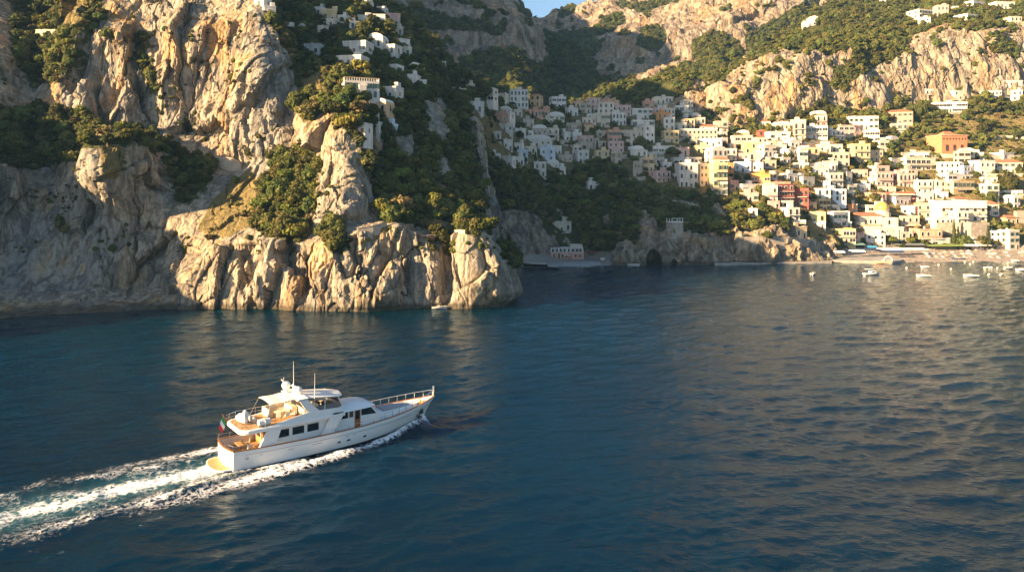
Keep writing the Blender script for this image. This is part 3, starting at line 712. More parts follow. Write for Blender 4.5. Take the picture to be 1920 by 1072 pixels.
deck_sheet('cockpit_sole', -.15, 4.3, 1.2, Mteak); deck_sheet('side_deck', 4.2, 16.8, 1.43, Mw2); deck_sheet('foredeck', 16.6, 25.25, lambda x: sheer(x) - .36, Mw2)
m = MB()
for s in (1, -1):
    xs = np.linspace(0, 25.45, 60); m.loft([[(x, s * (beam(x) + .05), sheer(x) - .03), (x, s * (beam(x) + .05), sheer(x) + .04), (x, s * max(beam(x) - .14, 0), sheer(x) + .04), (x, s * max(beam(x) - .14, 0), sheer(x) - .03)] for x in xs])
m.loft([[(x - .05, y * 1.02, 2.09), (x - .05, y * 1.02, 2.16), (x + .14, y * .98, 2.16), (x + .14, y * .98, 2.09)] for x, y in tb])
m.build('cap_rail', [Mwood], YA, False)
# rub strake line
m = MB()
for s in (1, -1):
    xs = np.linspace(1.2, 21, 40); m.tube([(x - .1 * (x / 25) ** 5, s * (beam(x) * (1 - .004) + .012 - .03 * max(0, (x - 14) / 7)), sheer(x) * .78 - .02) for x in xs], .022, 5)
m.build('rub_strake', [Mgrey], YA)
# swim platform
m = MB(); pts = [(0.0, -2.35)] + [(-.35 - 1.35 * math.cos(a) ** .6, 2.3 * math.sin(a)) for a in np.linspace(-1.35, 1.35, 15)] + [(0.0, 2.35)]
m.slab(pts, .18, .34); sp = m.build('swim_platform', [Mw], YA)
m = MB(); m.slab([(x * .93 - .04, y * .93) for x, y in pts], .345, .36); m.build('teak_deck', [Mteak], sp)
# lettering on transom (illegible gold strokes), hull fittings
m = MB()
for i in range(9):
    y = 1.15 - i * .2; x = -.36 * (1 - (y / 2.55) ** 2) - .02
    m.box(x - .012, x, y - .07, y - .03, 1.35, 1.52 + .06 * (i % 3)); m.box(x - .012, x, y - .05, y + .07, 1.40, 1.44)
m.build('transom_lettering', [Mgold], YA)
def on_hull(x, z):                                               # outer half breadth at a height
    b, w, zs = beam(x), float(np.interp(x, XS, BW)), sheer(x); fl = 1.0 if x < 12 else max(.0, 1 - (x - 12) / 9)
    return float(np.interp(z, [.12, .34, zs * .5, zs * .78, zs - .16], [w, w + (b - w) * .18 + .02, w + (b - w) * (.55 + .2 * fl), b * .975 + w * .025, b + .03]))
for s in (1, -1):
    for x in (11.35, 12.5, 14.55):
        y = on_hull(x, .85); m = MB(); m.bbox(x - .22, x + .22, s * y - .03, s * y + .03, .74, .96, .02); p = m.build('porthole', [Msteel], YA)
        m = MB(); m.box(x - .17, x + .17, s * (y + .034) - .006, s * (y + .034) + .006, .78, .92); m.build('pane', [Mglass], p)
    for x0, x1, z0 in ((5.6, 6.6, 1.22), (8.2, 9.4, 1.22), (2.6, 2.95, 1.30), (12.2, 12.55, 1.30), (13.0, 13.35, 1.30)):
        MB().box(x0, x1, s * on_hull(x0, 1.28) - .02, s * on_hull(x0, 1.28) + .02, z0, z0 + .05).build('hull_vent', [Mgrey], YA)
    m = MB(); y = on_hull(1.35, 1.25); m.tube([(1.35 + .16 * math.cos(a), s * (y + .03), 1.25 + .12 * math.sin(a)) for a in np.linspace(0, 6.28, 13)], .03, 5); m.build('fairlead', [Msteel], YA)
    m = MB(); x = 23.1; y = on_hull(x, 1.5); 
    m.tube([(22.75, s * (on_hull(23.1, .8) + .06), .95), (23.2, s * (on_hull(23.7, 1.9) + .05), 1.95)], .07, 6); m.tube([(22.5, s * (on_hull(22.8, .8) + .1), 1.25), (22.72, s * (on_hull(23, .8) + .1), .82), (23.15, s * (on_hull(23.4, .9) + .08), 1.0)], .08, 6); m.box(22.75, 23.25, s * on_hull(23.1, 1.6) - .05, s * on_hull(23.1, 1.6) + .05, 1.35, 1.95)
    m.build('anchor', [Mdark], YA)
# salon
m = MB(); m.box(3.95, 11.6, -2.22, 2.22, 1.3, 3.56); sal = m.build('salon', [Mw], YA)
Mint = mat('wood panelled bulkhead', (.45, .24, .09), .4, vary=.2, vscale=3)
m = MB(); m.box(3.90, 3.948, -2.2, 2.2, 1.21, 3.5); blk_ = m.build('aft_bulkhead', [Mint], sal)
m = MB(); m.box(3.86, 3.898, -1.55, -.15, 1.21, 3.3); m.build('sliding_door', [Mwood], YA)
m = MB(); m.box(3.84, 3.858, -1.45, -.9, 1.5, 3.15); m.box(3.84, 3.858, -.8, -.25, 1.5, 3.15); m.box(3.84, 3.88, .25, 1.8, 2.0, 3.2); m.build('door_glass', [Mglass], YA)
[MB().lathe([(.09, 1.3), (.06, 2.2), (.11, 3.2)], (3.75, y, 0), 8).build('curtain', [Mcush], YA) for y in (-1.75, .1)]
for s in (1, -1):
    for k, (a0, a1, b0, b1) in enumerate(((4.55, 5.95, 4.95, 5.95), (6.28, 7.62, 6.28, 7.62), (7.95, 9.28, 7.95, 9.28))):
        e = .05
        fr = MB(); fr.prism([(a0 - e, 2.44), (a1 + e, 2.44), (b1 + e, 3.36), (b0 - e, 3.36)], s * 2.222, s * 2.245); f_ = fr.build('window', [Mw2], sal)
        g = MB(); g.prism([(a0 + .02, 2.5), (a1 - .02, 2.5), (b1 - .02, 3.3), (b0 + .02, 3.3)], s * 2.247, s * 2.256); g.build('pane', [Mglass], f_)
    m = MB(); m.prism([(2.6, 1.98), (4.35, 1.98), (4.95, 3.58), (3.45, 3.58)], s * 2.66, s * 2.40); m.build('aft_wing', [Mw], YA)
    m = MB(); m.prism([(9.5, 1.98), (10.85, 1.98), (11.95, 3.60), (10.45, 3.60)], s * 2.66, s * 2.42); m.build('side_wing', [Mw], YA)
    m = MB(); m.box(4.2, 10.0, s * 2.56 - .03, s * 2.56 + .03, 2.26, 2.31); m.build('side_handrail', [Mw2], YA)
# upper deck slab with rounded aft end
def ud(o, x0=.75):
    return [(12.2, -2.62 - o), (2.0, -2.62 - o)] + [(x0 + 1.0 - 1.0 * math.sin(a) - o, -(1.62 + 1.0 * math.cos(a)) - o * .5) for a in np.linspace(.2, 1.5, 6)] + [(x0 + 1.0 - 1.0 * math.sin(a) - o, (1.62 + 1.0 * math.cos(a)) + o * .5) for a in np.linspace(1.5, .2, 6)] + [(2.0, 2.62 + o), (12.2, 2.62 + o)]
m = MB(); m.loft([[(x, y, z) for x, y in ud(o_)] for o_, z in ((-.12, 3.54), (.0, 3.58), (.05, 3.72), (.03, 3.9), (-.06, 3.97))]); up = m.build('upper_deck', [Mw], YA)
m = MB(); m.slab([(x if x > 1 else x, y * .9) for x, y in ud(-.2)], 3.972, 3.985); m.build('teak_deck', [Mteak], up)
# flybridge coaming
def coam(s):
    top = [(3.6, 3.99), (4.2, 4.05), (6, 4.38), (8, 4.68), (10, 4.62), (11.6, 4.55)]
    return [[(x, s * 2.56, 3.9), (x, s * 2.50, z), (x, s * 2.38, z), (x, s * 2.36, 3.9)] for x, z in top]
m = MB(); m.loft(coam(1)); m.loft(coam(-1))
fr = [(11.6 + .95 * math.cos(a), 2.47 * math.sin(a) if abs(math.sin(a)) < .99 else 2.47 * math.sin(a)) for a in np.linspace(-math.pi / 2, math.pi / 2, 17)]
m.loft([[(x, y, 3.9), (x - .05, y * .985, 4.55), (x - .17, y * .94, 4.55), (x - .17, y * .93, 3.9)] for x, y in fr]); m.build('flybridge_coaming', [Mw], YA)
m = MB(); m.sheet([[(x - .08, y * .965, 4.55), (x - .32, y * .90, 5.1)] for x, y in [(9.2, -2.47), (10.4, -2.47)] + fr + [(10.4, 2.47), (9.2, 2.47)]]); m.build('windscreen', [Msmoke], YA)
for s in (1, -1):
    m = MB(); m.box(10.7, 12.0, s * 2.665, s * 2.70, 3.99, 4.07); m.box(10.9, 11.5, s * 2.56, s * 2.665, 3.93, 4.07); m.build('air_intake', [Mdark], YA)
# pilothouse
ph = [(10.9, 1.43), (16.75, 1.43), (16.75, 2.85), (15.75, 3.92), (10.9, 3.92)]
m = MB(); m.prism(ph, -2.12, 2.12); pil = m.build('pilothouse', [Mw], YA)
m = MB(); rows = []
for x, zt, hw in ((10.6, 4.25, 2.5), (12, 4.42, 2.5), (13.5, 4.42, 2.48), (14.8, 4.36, 2.42), (15.6, 4.24, 2.30), (16.1, 4.08, 2.1), (16.35, 3.93, 1.85)):
    rows.append([(x, t * hw, 3.86 + max(zt - 3.86, .02) * (1 - abs(t) ** 3.2)) for t in np.linspace(-1, 1, 15)] + [(x, hw * .97, 3.82), (x, -hw * .97, 3.82)])
m.loft(rows); m.build('pilothouse_roof', [Mw], YA, False)
for s in (1, -1):
    for nm, poly, mt in (('window', [(11.85, 3.06), (12.78, 3.06), (12.78, 3.78), (12.4, 3.78)], Mglass), ('window', [(12.95, 3.06), (13.42, 3.06), (13.42, 3.78), (12.95, 3.78)], Msmoke), ('window', [(14.42, 3.06), (16.3, 2.98), (15.62, 3.78), (14.42, 3.78)], Mglass)):
        c = np.mean(poly, 0); f_ = MB().prism([tuple(c + (np.array(p) - c) * 1.06) for p in poly], s * 2.122, s * 2.137).build(nm, [Mw2], pil)
        MB().prism(poly, s * 2.139, s * 2.148).build('pane', [mt], f_)
    d = MB().box(13.6, 14.3, s * 2.122, s * 2.15, 1.5, 3.8).build('door', [Mwood], pil); MB().box(13.72, 14.18, s * 2.152, s * 2.165, 2.75, 3.65).build('pane', [Mglass], d)
m = MB()
for y0, y1 in ((-2.0, -.72), (-.64, .64), (.72, 2.0)):
    q = lambda t, y: (16.77 - 1.0 * t - 0, y, 2.87 + 1.07 * t)
    a, b = .1, .85; v = [q(a, y0), q(a, y1), q(b, y1 * .97), q(b, y0 * .97)]; v2 = [(x + .012, y, z + .012) for x, y, z in v]
    m.add(v2, [(0, 1, 2, 3)])
m.build('windscreen', [Mglass], pil)
# trunk cabin with sunpad
def tr(o): return [(16.6, -1.55 + o), (20.0, -1.25 + o), (22.2, -.75 + o), (22.6, -.3), (22.6, .3), (22.2, .75 - o), (20.0, 1.25 - o), (16.6, 1.55 - o)]
m = MB(); m.loft([[(x, y, z) for x, y in tr(o_)] for o_, z in ((0, 1.7), (.06, 2.52), (.18, 2.62))]); m.build('trunk_cabin', [Mw2], YA)
m = MB(); m.loft([[(x, y, z) for x, y in ((17.9, -1.1 + o_), (21.4, -.75 + o_), (21.4, .75 - o_), (17.9, 1.1 - o_))] for o_, z in ((0, 2.63), (0, 2.72), (.08, 2.78))]); m.build('sunpad', [Mgrey], YA)
m = MB(); m.lathe([(.16, 0), (.2, .1), (.1, .16), (.13, .32), (.06, .36)], (23.6, .25, 2.35), 10); m.lathe([(.16, 0), (.2, .1), (.1, .16), (.13, .32), (.06, .36)], (23.6, -.25, 2.35), 10); m.box(23.0, 24.3, -.12, .12, 2.33, 2.45); m.build('windlass', [Mteak], YA)
# rails
def rail(name, path, hgt, n, top=None, r=.022, mid=True, parent=YA):
    m = MB(); P = [Vector(p) for p in path]; m.tube([p + Vector((0, 0, hgt)) for p in P], r, 6)
    if mid: m.tube([p + Vector((0, 0, hgt * .5)) for p in P], r * .55, 5)
    for k in range(n):
        t = k / (n - 1) * (len(P) - 1); i = min(int(t), len(P) - 2); p = P[i].lerp(P[i + 1], t - i); m.tube([p, p + Vector((0, 0, hgt))], r * .9, 5)
    return m.build(name, [Msteel], parent)
for s in (1, -1):
    rail('bow_rail', [(x, s * max(beam(x) - .06, .03), sheer(x) + .03) for x in np.linspace(17.2, 25.3, 14)], .72, 9, r=.032, mid=False)
    rail('side_rail', [(x, s * (beam(x) - .06), sheer(x) + .03) for x in np.linspace(10.9, 17.2, 7)], .42, 5, r=.02, mid=False)
    rail('deck_rail', [(x, s * 2.5, 3.97) for x in np.linspace(1.8, 4.4, 4)] if s < 0 else [(x, s * 2.5, 3.97) for x in np.linspace(1.8, 7.2, 6)], .78, 4 if s < 0 else 6)
rail('stern_rail', [(x + .95 if abs(y) > 2.2 else x + .25, y, 3.97) for x, y in [(.85, -2.48), (.4, -1.9), (.5, 0), (.4, 1.9), (.85, 2.48)]], .74, 7)
rail('transom_rail', [(x + .05, y * .97, 2.16) for x, y in tb], .45, 7, r=.03, mid=False)
for s in (1, -1): rail('cockpit_rail', [(x, s * (beam(x) - .06), sheer(x) + .03) for x in np.linspace(.0, 2.5, 3)], .45, 3, r=.03, mid=False)
m = MB(); m.tube([(25.35, 0, 2.95), (25.45, 0, 3.75)], .03, 6); m.box(25.30, 25.46, -.02, .02, 3.75, 4.15); m.build('jackstaff', [Mw2], YA)
# radar arch, hardtop, bimini
m = MB()
for s in (1, -1): m.prism([(8.0, 4.55), (9.35, 4.55), (8.55, 5.35), (7.85, 6.16), (6.95, 6.12)], s * 2.42, s * 2.2)
m.loft([[(6.85, y, 6.0), (6.85, y, 6.16 + .1 * (1 - (y / 2.4) ** 2)), (8.0, y, 6.2 + .1 * (1 - (y / 2.4) ** 2)), (8.0, y, 6.03)] for y in np.linspace(-2.42, 2.42, 9)]); m.build('radar_arch', [Mw], YA)
m = MB(); rows = []
for x, hw in ((7.7, 1.95), (9.5, 1.95), (11, 1.92), (11.9, 1.75), (12.4, 1.35), (12.6, .7)):
    z = 6.2 - (x - 7.7) * .115; rows.append([(x, t * hw, z - .05 + .14 * (1 - t * t)) for t in np.linspace(-1, 1, 11)] + [(x, t * hw, z - .15 + .1 * (1 - t * t)) for t in np.linspace(1, -1, 11)])
m.loft(rows); m.build('hardtop', [Mw], YA)
for s in (1, -1):
    MB().tube([(11.7, s * 1.75, 5.72), (12.1, s * 2.0, 4.55)], .05, 6).build('hardtop_strut', [Mw2], YA); MB().tube([(10.2, s * 1.85, 5.85), (9.9, s * 2.4, 4.62)], .04, 6).build('hardtop_strut', [Mw2], YA)
m = MB(); rows = []
for x in np.linspace(4.05, 6.95, 9):
    sag = .06 * math.sin((x - 4.05) / 2.9 * 6.28 * 1.5) ; rows.append([(x, t * 1.75, 6.02 + .14 * (1 - t * t) + .03 * (x - 4) + sag * .5) for t in np.linspace(-1, 1, 9)] + [(x, t * 1.75, 5.99 + .14 * (1 - t * t) + .03 * (x - 4) + sag * .5) for t in np.linspace(1, -1, 9)])
m.loft(rows); m.build('bimini', [Mcanvas], YA, False)
for s in (1, -1):
    MB().tube([(4.1, s * 1.72, 6.02), (3.3, s * 2.42, 4.0)], .025, 6).build('bimini_pole', [Msteel], YA); MB().tube([(4.15, s * 1.72, 6.02), (6.4, s * 2.42, 4.45)], .018, 6).build('bimini_pole', [Msteel], YA)
dome = lambda c, r: MB().lathe([(r * .55, -.75 * r), (r * .72, -.6 * r), (r * .98, -.15 * r), (r, .2 * r), (r * .86, .65 * r), (r * .55, .92 * r), (r * .15, 1.02 * r)], c, 18).build('satellite_dome', [Mw2], YA, True)
dome((6.85, .95, 7.0), .48); dome((7.55, -.75, 6.72), .42)
MB().lathe([(.35, 6.25), (.22, 6.4), (.2, 6.65)], (6.85, .95, 0), 10).build('dome_base', [Mw2], YA)
m = MB(); m.tube([(6.6, 1.0, 7.45), (6.35, 1.05, 7.75)], .07, 6); m.tube([(6.62, 1.0, 7.42), (6.6, 1.02, 7.95)], .025, 5); m.build('search_light', [Mw2], YA); m = MB()
m.tube([(7.35, .2, 6.25), (7.35, .2, 7.3)], .07, 6); m.box(7.2, 7.5, -.35, .75, 7.02, 7.1); m.build('mast', [Mw2], YA); m = MB(); m.tube([(7.7, -.1, 6.25), (7.7, -.1, 7.05)], .05, 6); m.box(7.5, 7.9, -.3, .1, 6.85, 6.98); m.build('radar_scanner', [Mw2], YA)
MB().tube([(7.45, .3, 6.3), (7.42, .3, 9.75)], .035, 6, r1=.012).build('antenna', [Mw2], YA)
MB().tube([(8.7, -2.4, 4.7), (8.75, -2.4, 8.75)], .035, 6, r1=.012).build('antenna', [Mw2], YA)
# flag
fp = MB().tube([(.55, .55, 3.95), (-.15, .55, 5.25)], .035, 6).build('flag_pole', [Mwood], YA)
m = MB(); nn_ = 13
for k in range(3):
    rows = []
    for i in range(5):
        t = (k * 4 + i) / 12
        rows.append([(-.05 - .55 * t * (1 - .3 * v) + .42 * v * .6, .55 + .12 * math.sin(5 * t + 3 * v) - .10 * t, 5.05 - v * .75 * (1) - t * 1.05) for v in np.linspace(0, 1, 7)])
    m.sheet(rows, k)
m.build('flag', [Mgreen, Mfw, Mred], fp, True)
# upper deck seating
m = MB(); m.bbox(4.9, 7.2, 1.75, 2.25, 4.0, 4.42, .06); m.bbox(4.9, 7.2, 2.12, 2.32, 4.42, 4.85, .05); m.bbox(4.7, 5.2, .3, 2.3, 4.0, 4.42, .06); m.bbox(4.62, 4.82, .3, 2.3, 4.0, 4.85, .05); m.bbox(6.9, 7.6, -.4, 1.75, 4.0, 4.95, .08); m.build('sofa', [Mcush], YA)
m = MB(); m.bbox(7.7, 8.8, -1.9, .4, 4.0, 5.0, .06); m.bbox(9.4, 9.95, -1.7, -.3, 4.0, 4.5, .06); m.bbox(9.3, 9.5, -1.7, -.3, 4.5, 5.15, .05); m.bbox(9.3, 11.4, 1.2, 2.1, 4.0, 4.5, .08); m.build('helm_seat', [Mcush], YA)
m = MB(); m.bbox(10.6, 11.5, -1.7, .2, 4.0, 4.85, .06); m.tube([(10.45, -.75 + .2 * math.cos(a), 4.8 + .2 * math.sin(a)) for a in np.linspace(0, 6.28, 13)], .025, 5); m.bbox(9.9, 10.5, .2, .9, 4.0, 4.8, .06); m.build('helm_console', [Mdark], YA)
# things that stand on the yacht
def on(o): o.location = YA.matrix_basis @ Vector(o.location); o.rotation_euler = (0, 0, TH + o.rotation_euler.z); return o
bpy.context.view_layer.update()
T = empty('deck_table', (5.9, -.2, 3.986)); tag(T, 'oval cream table under the canvas awning on the yacht upper deck', 'table')
m = MB(); m.slab([(.85 * math.cos(a), .5 * math.sin(a)) for a in np.linspace(0, 6.28, 17)[:-1]], .66, .72); m.build('tabletop', [Mcush], T); MB().lathe([(.3, 0), (.08, .06), (.06, .66)], n=10).build('pedestal', [Msteel], T); on(T)
def chair(loc, rz, label, z):
    T = empty('deck_chair', (*loc, z), rz); tag(T, label, 'chair', 'chairs on the yacht decks')
    MB().bbox(-.25, .25, -.25, .25, .4, .48, .02).build('seat', [Mcush], T); MB().bbox(-.27, -.2, -.25, .25, .48, .9, .02).build('backrest', [Mcush], T)
    for a, b in ((1, 1), (1, -1), (-1, 1), (-1, -1)): MB().tube([(a * .22, b * .22, 0), (a * .2, b * .2, .4)], .02, 5).build('leg', [Mwood], T)
    on(T)
chair((5.2, -1.2), 1.2, 'cream chair nearest the life raft canister, drawn up to the oval upper deck table', 3.986)
chair((6.1, -1.3), 1.6, 'cream chair at the middle of the oval upper deck table', 3.986)
chair((6.9, -1.1), 2.2, 'cream chair at the forward end of the oval upper deck table', 3.986)
chair((2.6, .9), 2.6, 'cream chair beside the salon door in the yacht stern cockpit', 1.205)
chair((2.2, -1.0), 1.4, 'cream chair near the open side of the yacht stern cockpit', 1.205)
T = empty('cockpit_table', (1.7, .3, 1.205)); tag(T, 'teak table in the stern cockpit of the white yacht', 'table'); MB().bbox(-.45, .45, -.8, .8, .62, .7, .03).build('tabletop', [Mteak], T); MB().lathe([(.28, 0), (.08, .06), (.07, .62)], n=10).build('pedestal', [Msteel], T); on(T)
m = MB(); m.bbox(.05, .6, -1.9, 1.9, 1.205, 1.62, .05); m.build('stern_bench', [Mcush], YA)
T = empty('tender', (2.25, .75, 3.99), R(100)); tag(T, 'grey and white inflatable tender under a peaked cover on the yacht boat deck', 'dinghy')
m = MB(); path = [(-1.1, .5, .32), (.2, .55, .32), (.8, .4, .36), (1.15, 0, .42), (.8, -.4, .36), (.2, -.55, .32), (-1.1, -.5, .32)]; m.tube(path, .24, 10); m.build('inflatable_tube', [Mfw], T, True)
m = MB(); m.loft([[(-1.0, -.5, .3), (1.0, -.4, .35), (1.0, .4, .35), (-1.0, .5, .3)], [(-.55, -.32, .75), (.45, -.28, .7), (.45, .28, .7), (-.55, .32, .75)], [(-.15, -.06, 1.2), (.05, -.06, 1.2), (.05, .06, 1.2), (-.15, .06, 1.2)]]); m.build('cover', [Mcanvas], T)
m = MB(); m.add([(-.60, .34, .74), (.42, .31, .72), (-.02, .10, 1.14)], [(0, 1, 2)]); m.add([(-.60, -.34, .74), (.42, -.31, .72), (-.02, -.10, 1.14)], [(0, 2, 1)]); m.build('cover_window', [Mgrey], T)
MB().bbox(-1.35, -1.05, -.18, .18, .3, .85, .05).build('outboard', [Mgrey], T); on(T)
T = empty('life_raft', (3.35, -1.95, 3.99)); tag(T, 'white life raft canister strapped to the yacht boat deck edge', 'life raft')
m = MB(); m.loft([[(x, r * math.cos(a) * 1.0, .42 + r * .9 * math.sin(a)) for a in np.linspace(0, 6.28, 13)[:-1]] for x, r in ((-.66, .2), (-.6, .36), (-.03, .4), (.0, .43), (.03, .4), (.6, .36), (.66, .2))]); m.build('canister', [Mw], T); m = MB(); m.box(-.4, -.32, -.42, .42, 0, .14); m.box(.32, .4, -.42, .42, 0, .14); m.build('cradle', [Msteel], T); on(T)
# ------------------------------------------------------------------ labels
LAND = {'the domed church': (1668, 410), 'the red palazzo': (1791, 275), 'the orange tower house': (1246, 220), 'the long grey stone palazzo': (1310, 255), 'the arcaded beach hotel': (1810, 395),
        'the pink balconied hotel': (1682, 345), 'the tall ochre tenement': (1352, 335), 'the round stone tower': (1455, 333), 'the square watchtower': (1271, 432), 'the salmon beach house': (1062, 470),
        'the white cliff villa': (677, 165), 'the white bell-shaped hilltop block': (1251, 196), 'the sea cave': (1226, 485), 'the rock pillar': (898, 250), 'the mountain gully': (1120, 190),
        'the upper right cliff band': (1700, 110), 'the pale cliff wall': (440, 150), 'the quay': (1620, 488), 'the dark red house': (1555, 370), 'the lime yellow house': (1321, 285)}
ORD = ['first', 'second', 'third', 'fourth', 'fifth', 'sixth', 'seventh', 'eighth', 'ninth', 'tenth', 'eleventh', 'twelfth', 'thirteenth', 'fourteenth', 'fifteenth', 'sixteenth', 'seventeenth', 'eighteenth', 'nineteenth', 'twentieth']
PENDING = {}
def want_label(o, what, px, py, noun, ctx=None):
    """queue a label: things alike are told apart by their order from a landmark one can find"""
    lm = min((n for n in LAND if (n != ctx)), key=lambda n: math.hypot(LAND[n][0] - px, (LAND[n][1] - py) * 1.6))
    lx, ly = LAND[lm]; dx, dy = px - lx, (py - ly) * 1.6
    rel = ('above' if dy < 0 else 'below') if abs(dy) > abs(dx) else ('to the left of' if dx < 0 else 'to the right of')
    PENDING.setdefault((what, rel, lm, noun), []).append((math.hypot(dx, dy), o))
def flush_labels():
    for (what, rel, lm, noun), L in PENDING.items():
        L.sort(key=lambda t: t[0])
        for k, (d, o) in enumerate(L):
            if len(L) == 1: o['label'] = f'{what} {noun} {rel} {lm}'
            else: o['label'] = ' '.join((f'{what} {noun}, {ORD[k] if k < 20 else str(k + 1) + "th"} nearest {rel} {lm}').split())
            if len(o['label'].split()) > 16: o['label'] = o['label'].replace('middle-sized green', 'middling').replace('small green', 'small').replace('big green', 'big'); o['label'] = o['label'].replace(' flat roofed', '').replace(' with balconies', '')
    PENDING.clear()
# ------------------------------------------------------------------ building materials
PAL = {'W': ('white', (.70, .645, .57)), 'C': ('cream', (.68, .58, .45)), 'P': ('pink', (.66, .43, .37)), 'S': ('salmon', (.66, .36, .25)), 'O': ('orange', (.62, .28, .09)),
       'Y': ('ochre yellow', (.64, .49, .28)), 'B': ('beige stone', (.50, .43, .34)), 'G': ('grey', (.48, .48, .46)), 'R': ('red', (.42, .11, .08)), 'D': ('dark red', (.20, .07, .06)), 'L': ('pale blue', (.64, .71, .78)), 'T': ('tan', (.66, .44, .25)), 'K': ('lime yellow', (.58, .55, .26))}
def plaster(col):
    m = mat('plaster', col, .85, vary=.10, vscale=.35, spec=.2, objvary=.09); t = m.node_tree; b = t.nodes['Principled BSDF']
    src = b.inputs['Base Color'].links[0].from_socket
    geo = t.nodes.new('ShaderNodeNewGeometry'); v = t.nodes.new('ShaderNodeVectorMath'); v.operation = 'MULTIPLY'; v.inputs[1].default_value = (1.2, 1.2, .16); t.links.new(geo.outputs['Position'], v.inputs[0])
    n = t.nodes.new('ShaderNodeTexNoise'); n.inputs['Scale'].default_value = 1.0; n.inputs['Detail'].default_value = 6; t.links.new(v.outputs[0], n.inputs['Vector'])
    r = t.nodes.new('ShaderNodeMapRange'); r.inputs[1].default_value = .34; r.inputs[2].default_value = .56; r.inputs[3].default_value = .74; t.links.new(n.outputs['Fac'], r.inputs[0])
    mx = t.nodes.new('ShaderNodeMix'); mx.data_type = 'RGBA'; mx.blend_type = 'MULTIPLY'; mx.inputs[0].default_value = 1; t.links.new(src, mx.inputs[6]); t.links.new(r.outputs[0], mx.inputs[7]); t.links.new(mx.outputs[2], b.inputs['Base Color'])
    return m
MP = {k: plaster(c) for k, (n, c) in PAL.items()}
Mtile = mat('terracotta roof', (.36, .15, .08), .8, vary=.25, vscale=1.5); Mroof = mat('flat roof', (.52, .47, .41), .9, vary=.2, vscale=.5); Mpale = mat('whitewash', (.72, .67, .60), .85, vary=.06, vscale=.8)
Mwin = mat('window glass', (.02, .025, .03), .12, spec=.7, objvary=.3); Mshg = mat('green shutters', (.03, .09, .06), .6); Mshb = mat('brown shutters', (.14, .07, .035), .6); Miron = mat('iron railing', (.05, .05, .05), .5); Mawn = mat('awning', (.72, .60, .42), .8)
Mstone = mat('stone masonry', (.36, .31, .25), .95, vary=.3, vscale=.9, bump=.6)
# shared window, door and balcony meshes (unit metres, facade plane at y=0 looking to -y)
def wmesh(kind):
    m = MB()
    if kind == 'plain': m.box(-.58, .58, -.06, .04, -.78, .78, 1); m.box(-.47, .47, -.075, -.061, -.67, .67, 0)
    if kind == 'shutter': m.box(-.52, .52, -.05, .04, -.78, .78, 1); m.box(-.44, .44, -.065, -.051, -.7, .7, 0); m.box(-.98, -.53, -.09, .02, -.74, .74, 2); m.box(.53, .98, -.09, .02, -.74, .74, 2)
    if kind == 'arch':
        a = [(.62 * math.cos(t), .45 + .62 * math.sin(t)) for t in np.linspace(0, math.pi, 9)]; m.prism([(-.62, -1.0), (.62, -1.0)] + a, -.06, .04, 1)
        a = [(.5 * math.cos(t), .45 + .5 * math.sin(t)) for t in np.linspace(0, math.pi, 9)]; m.prism([(-.5, -1.0), (.5, -1.0)] + a, -.075, -.061, 0)
    if kind == 'wide': m.box(-1.25, 1.25, -.06, .04, -.72, .72, 1); m.box(-1.12, -.05, -.075, -.061, -.62, .62, 0); m.box(.05, 1.12, -.075, -.061, -.62, .62, 0)
    return m
WM = {}
for k in ('plain', 'shutter', 'arch', 'wide'):
    for fk, fm in (('W', Mpale), ('B', Mshb)):
        WM[k + fk] = wmesh(k).mesh('window', [Mwin, fm, Mshg if fk == 'W' else Mshb])
m = MB(); m.box(-.55, .55, -.07, .04, 0, 2.25, 1); m.box(-.45, .45, -.085, -.071, .03, 2.12, 0); DM = {'B': m.mesh('door', [Mshb, Mpale]), 'G': m.mesh('door', [Mshg, Mpale]), 'K': m.mesh('door', [Mwin, Mpale])}
def balmesh(w, solid=None):
    m = MB(); m.box(-w / 2, w / 2, -1.15, .02, -.16, 0, 0)
    if solid: m.box(-w / 2, w / 2, -1.15, -1.05, .001, .9, 1); m.box(-w / 2, -w / 2 + .1, -1.049, 0, .001, .9, 1); m.box(w / 2 - .1, w / 2, -1.049, 0, .001, .9, 1)
    else:
        m.box(-w / 2, w / 2, -1.14, -1.08, .9, .97, 2)
        for i in range(int(w / .3) + 1): m.box(-w / 2 + i * .3 - .025, -w / 2 + i * .3 + .025, -1.13, -1.09, .001, .9, 2)
    return m
_bal = {}
def balcony(w, c=None):
    k = (round(w * 2) / 2, c)
    if k not in _bal: _bal[k] = balmesh(k[0], c).mesh('balcony', [Mpale, MP[c] if c else Mpale, Miron])
    return _bal[k]
def put(name, mesh, parent, loc, rz=0, sx=1.0, sz=1.0):
    o = bpy.data.objects.new(name, mesh); COL.objects.link(o); o.parent = parent; o.location = loc; o.rotation_euler = (0, 0, rz); o.scale = (sx, 1, sz); return o
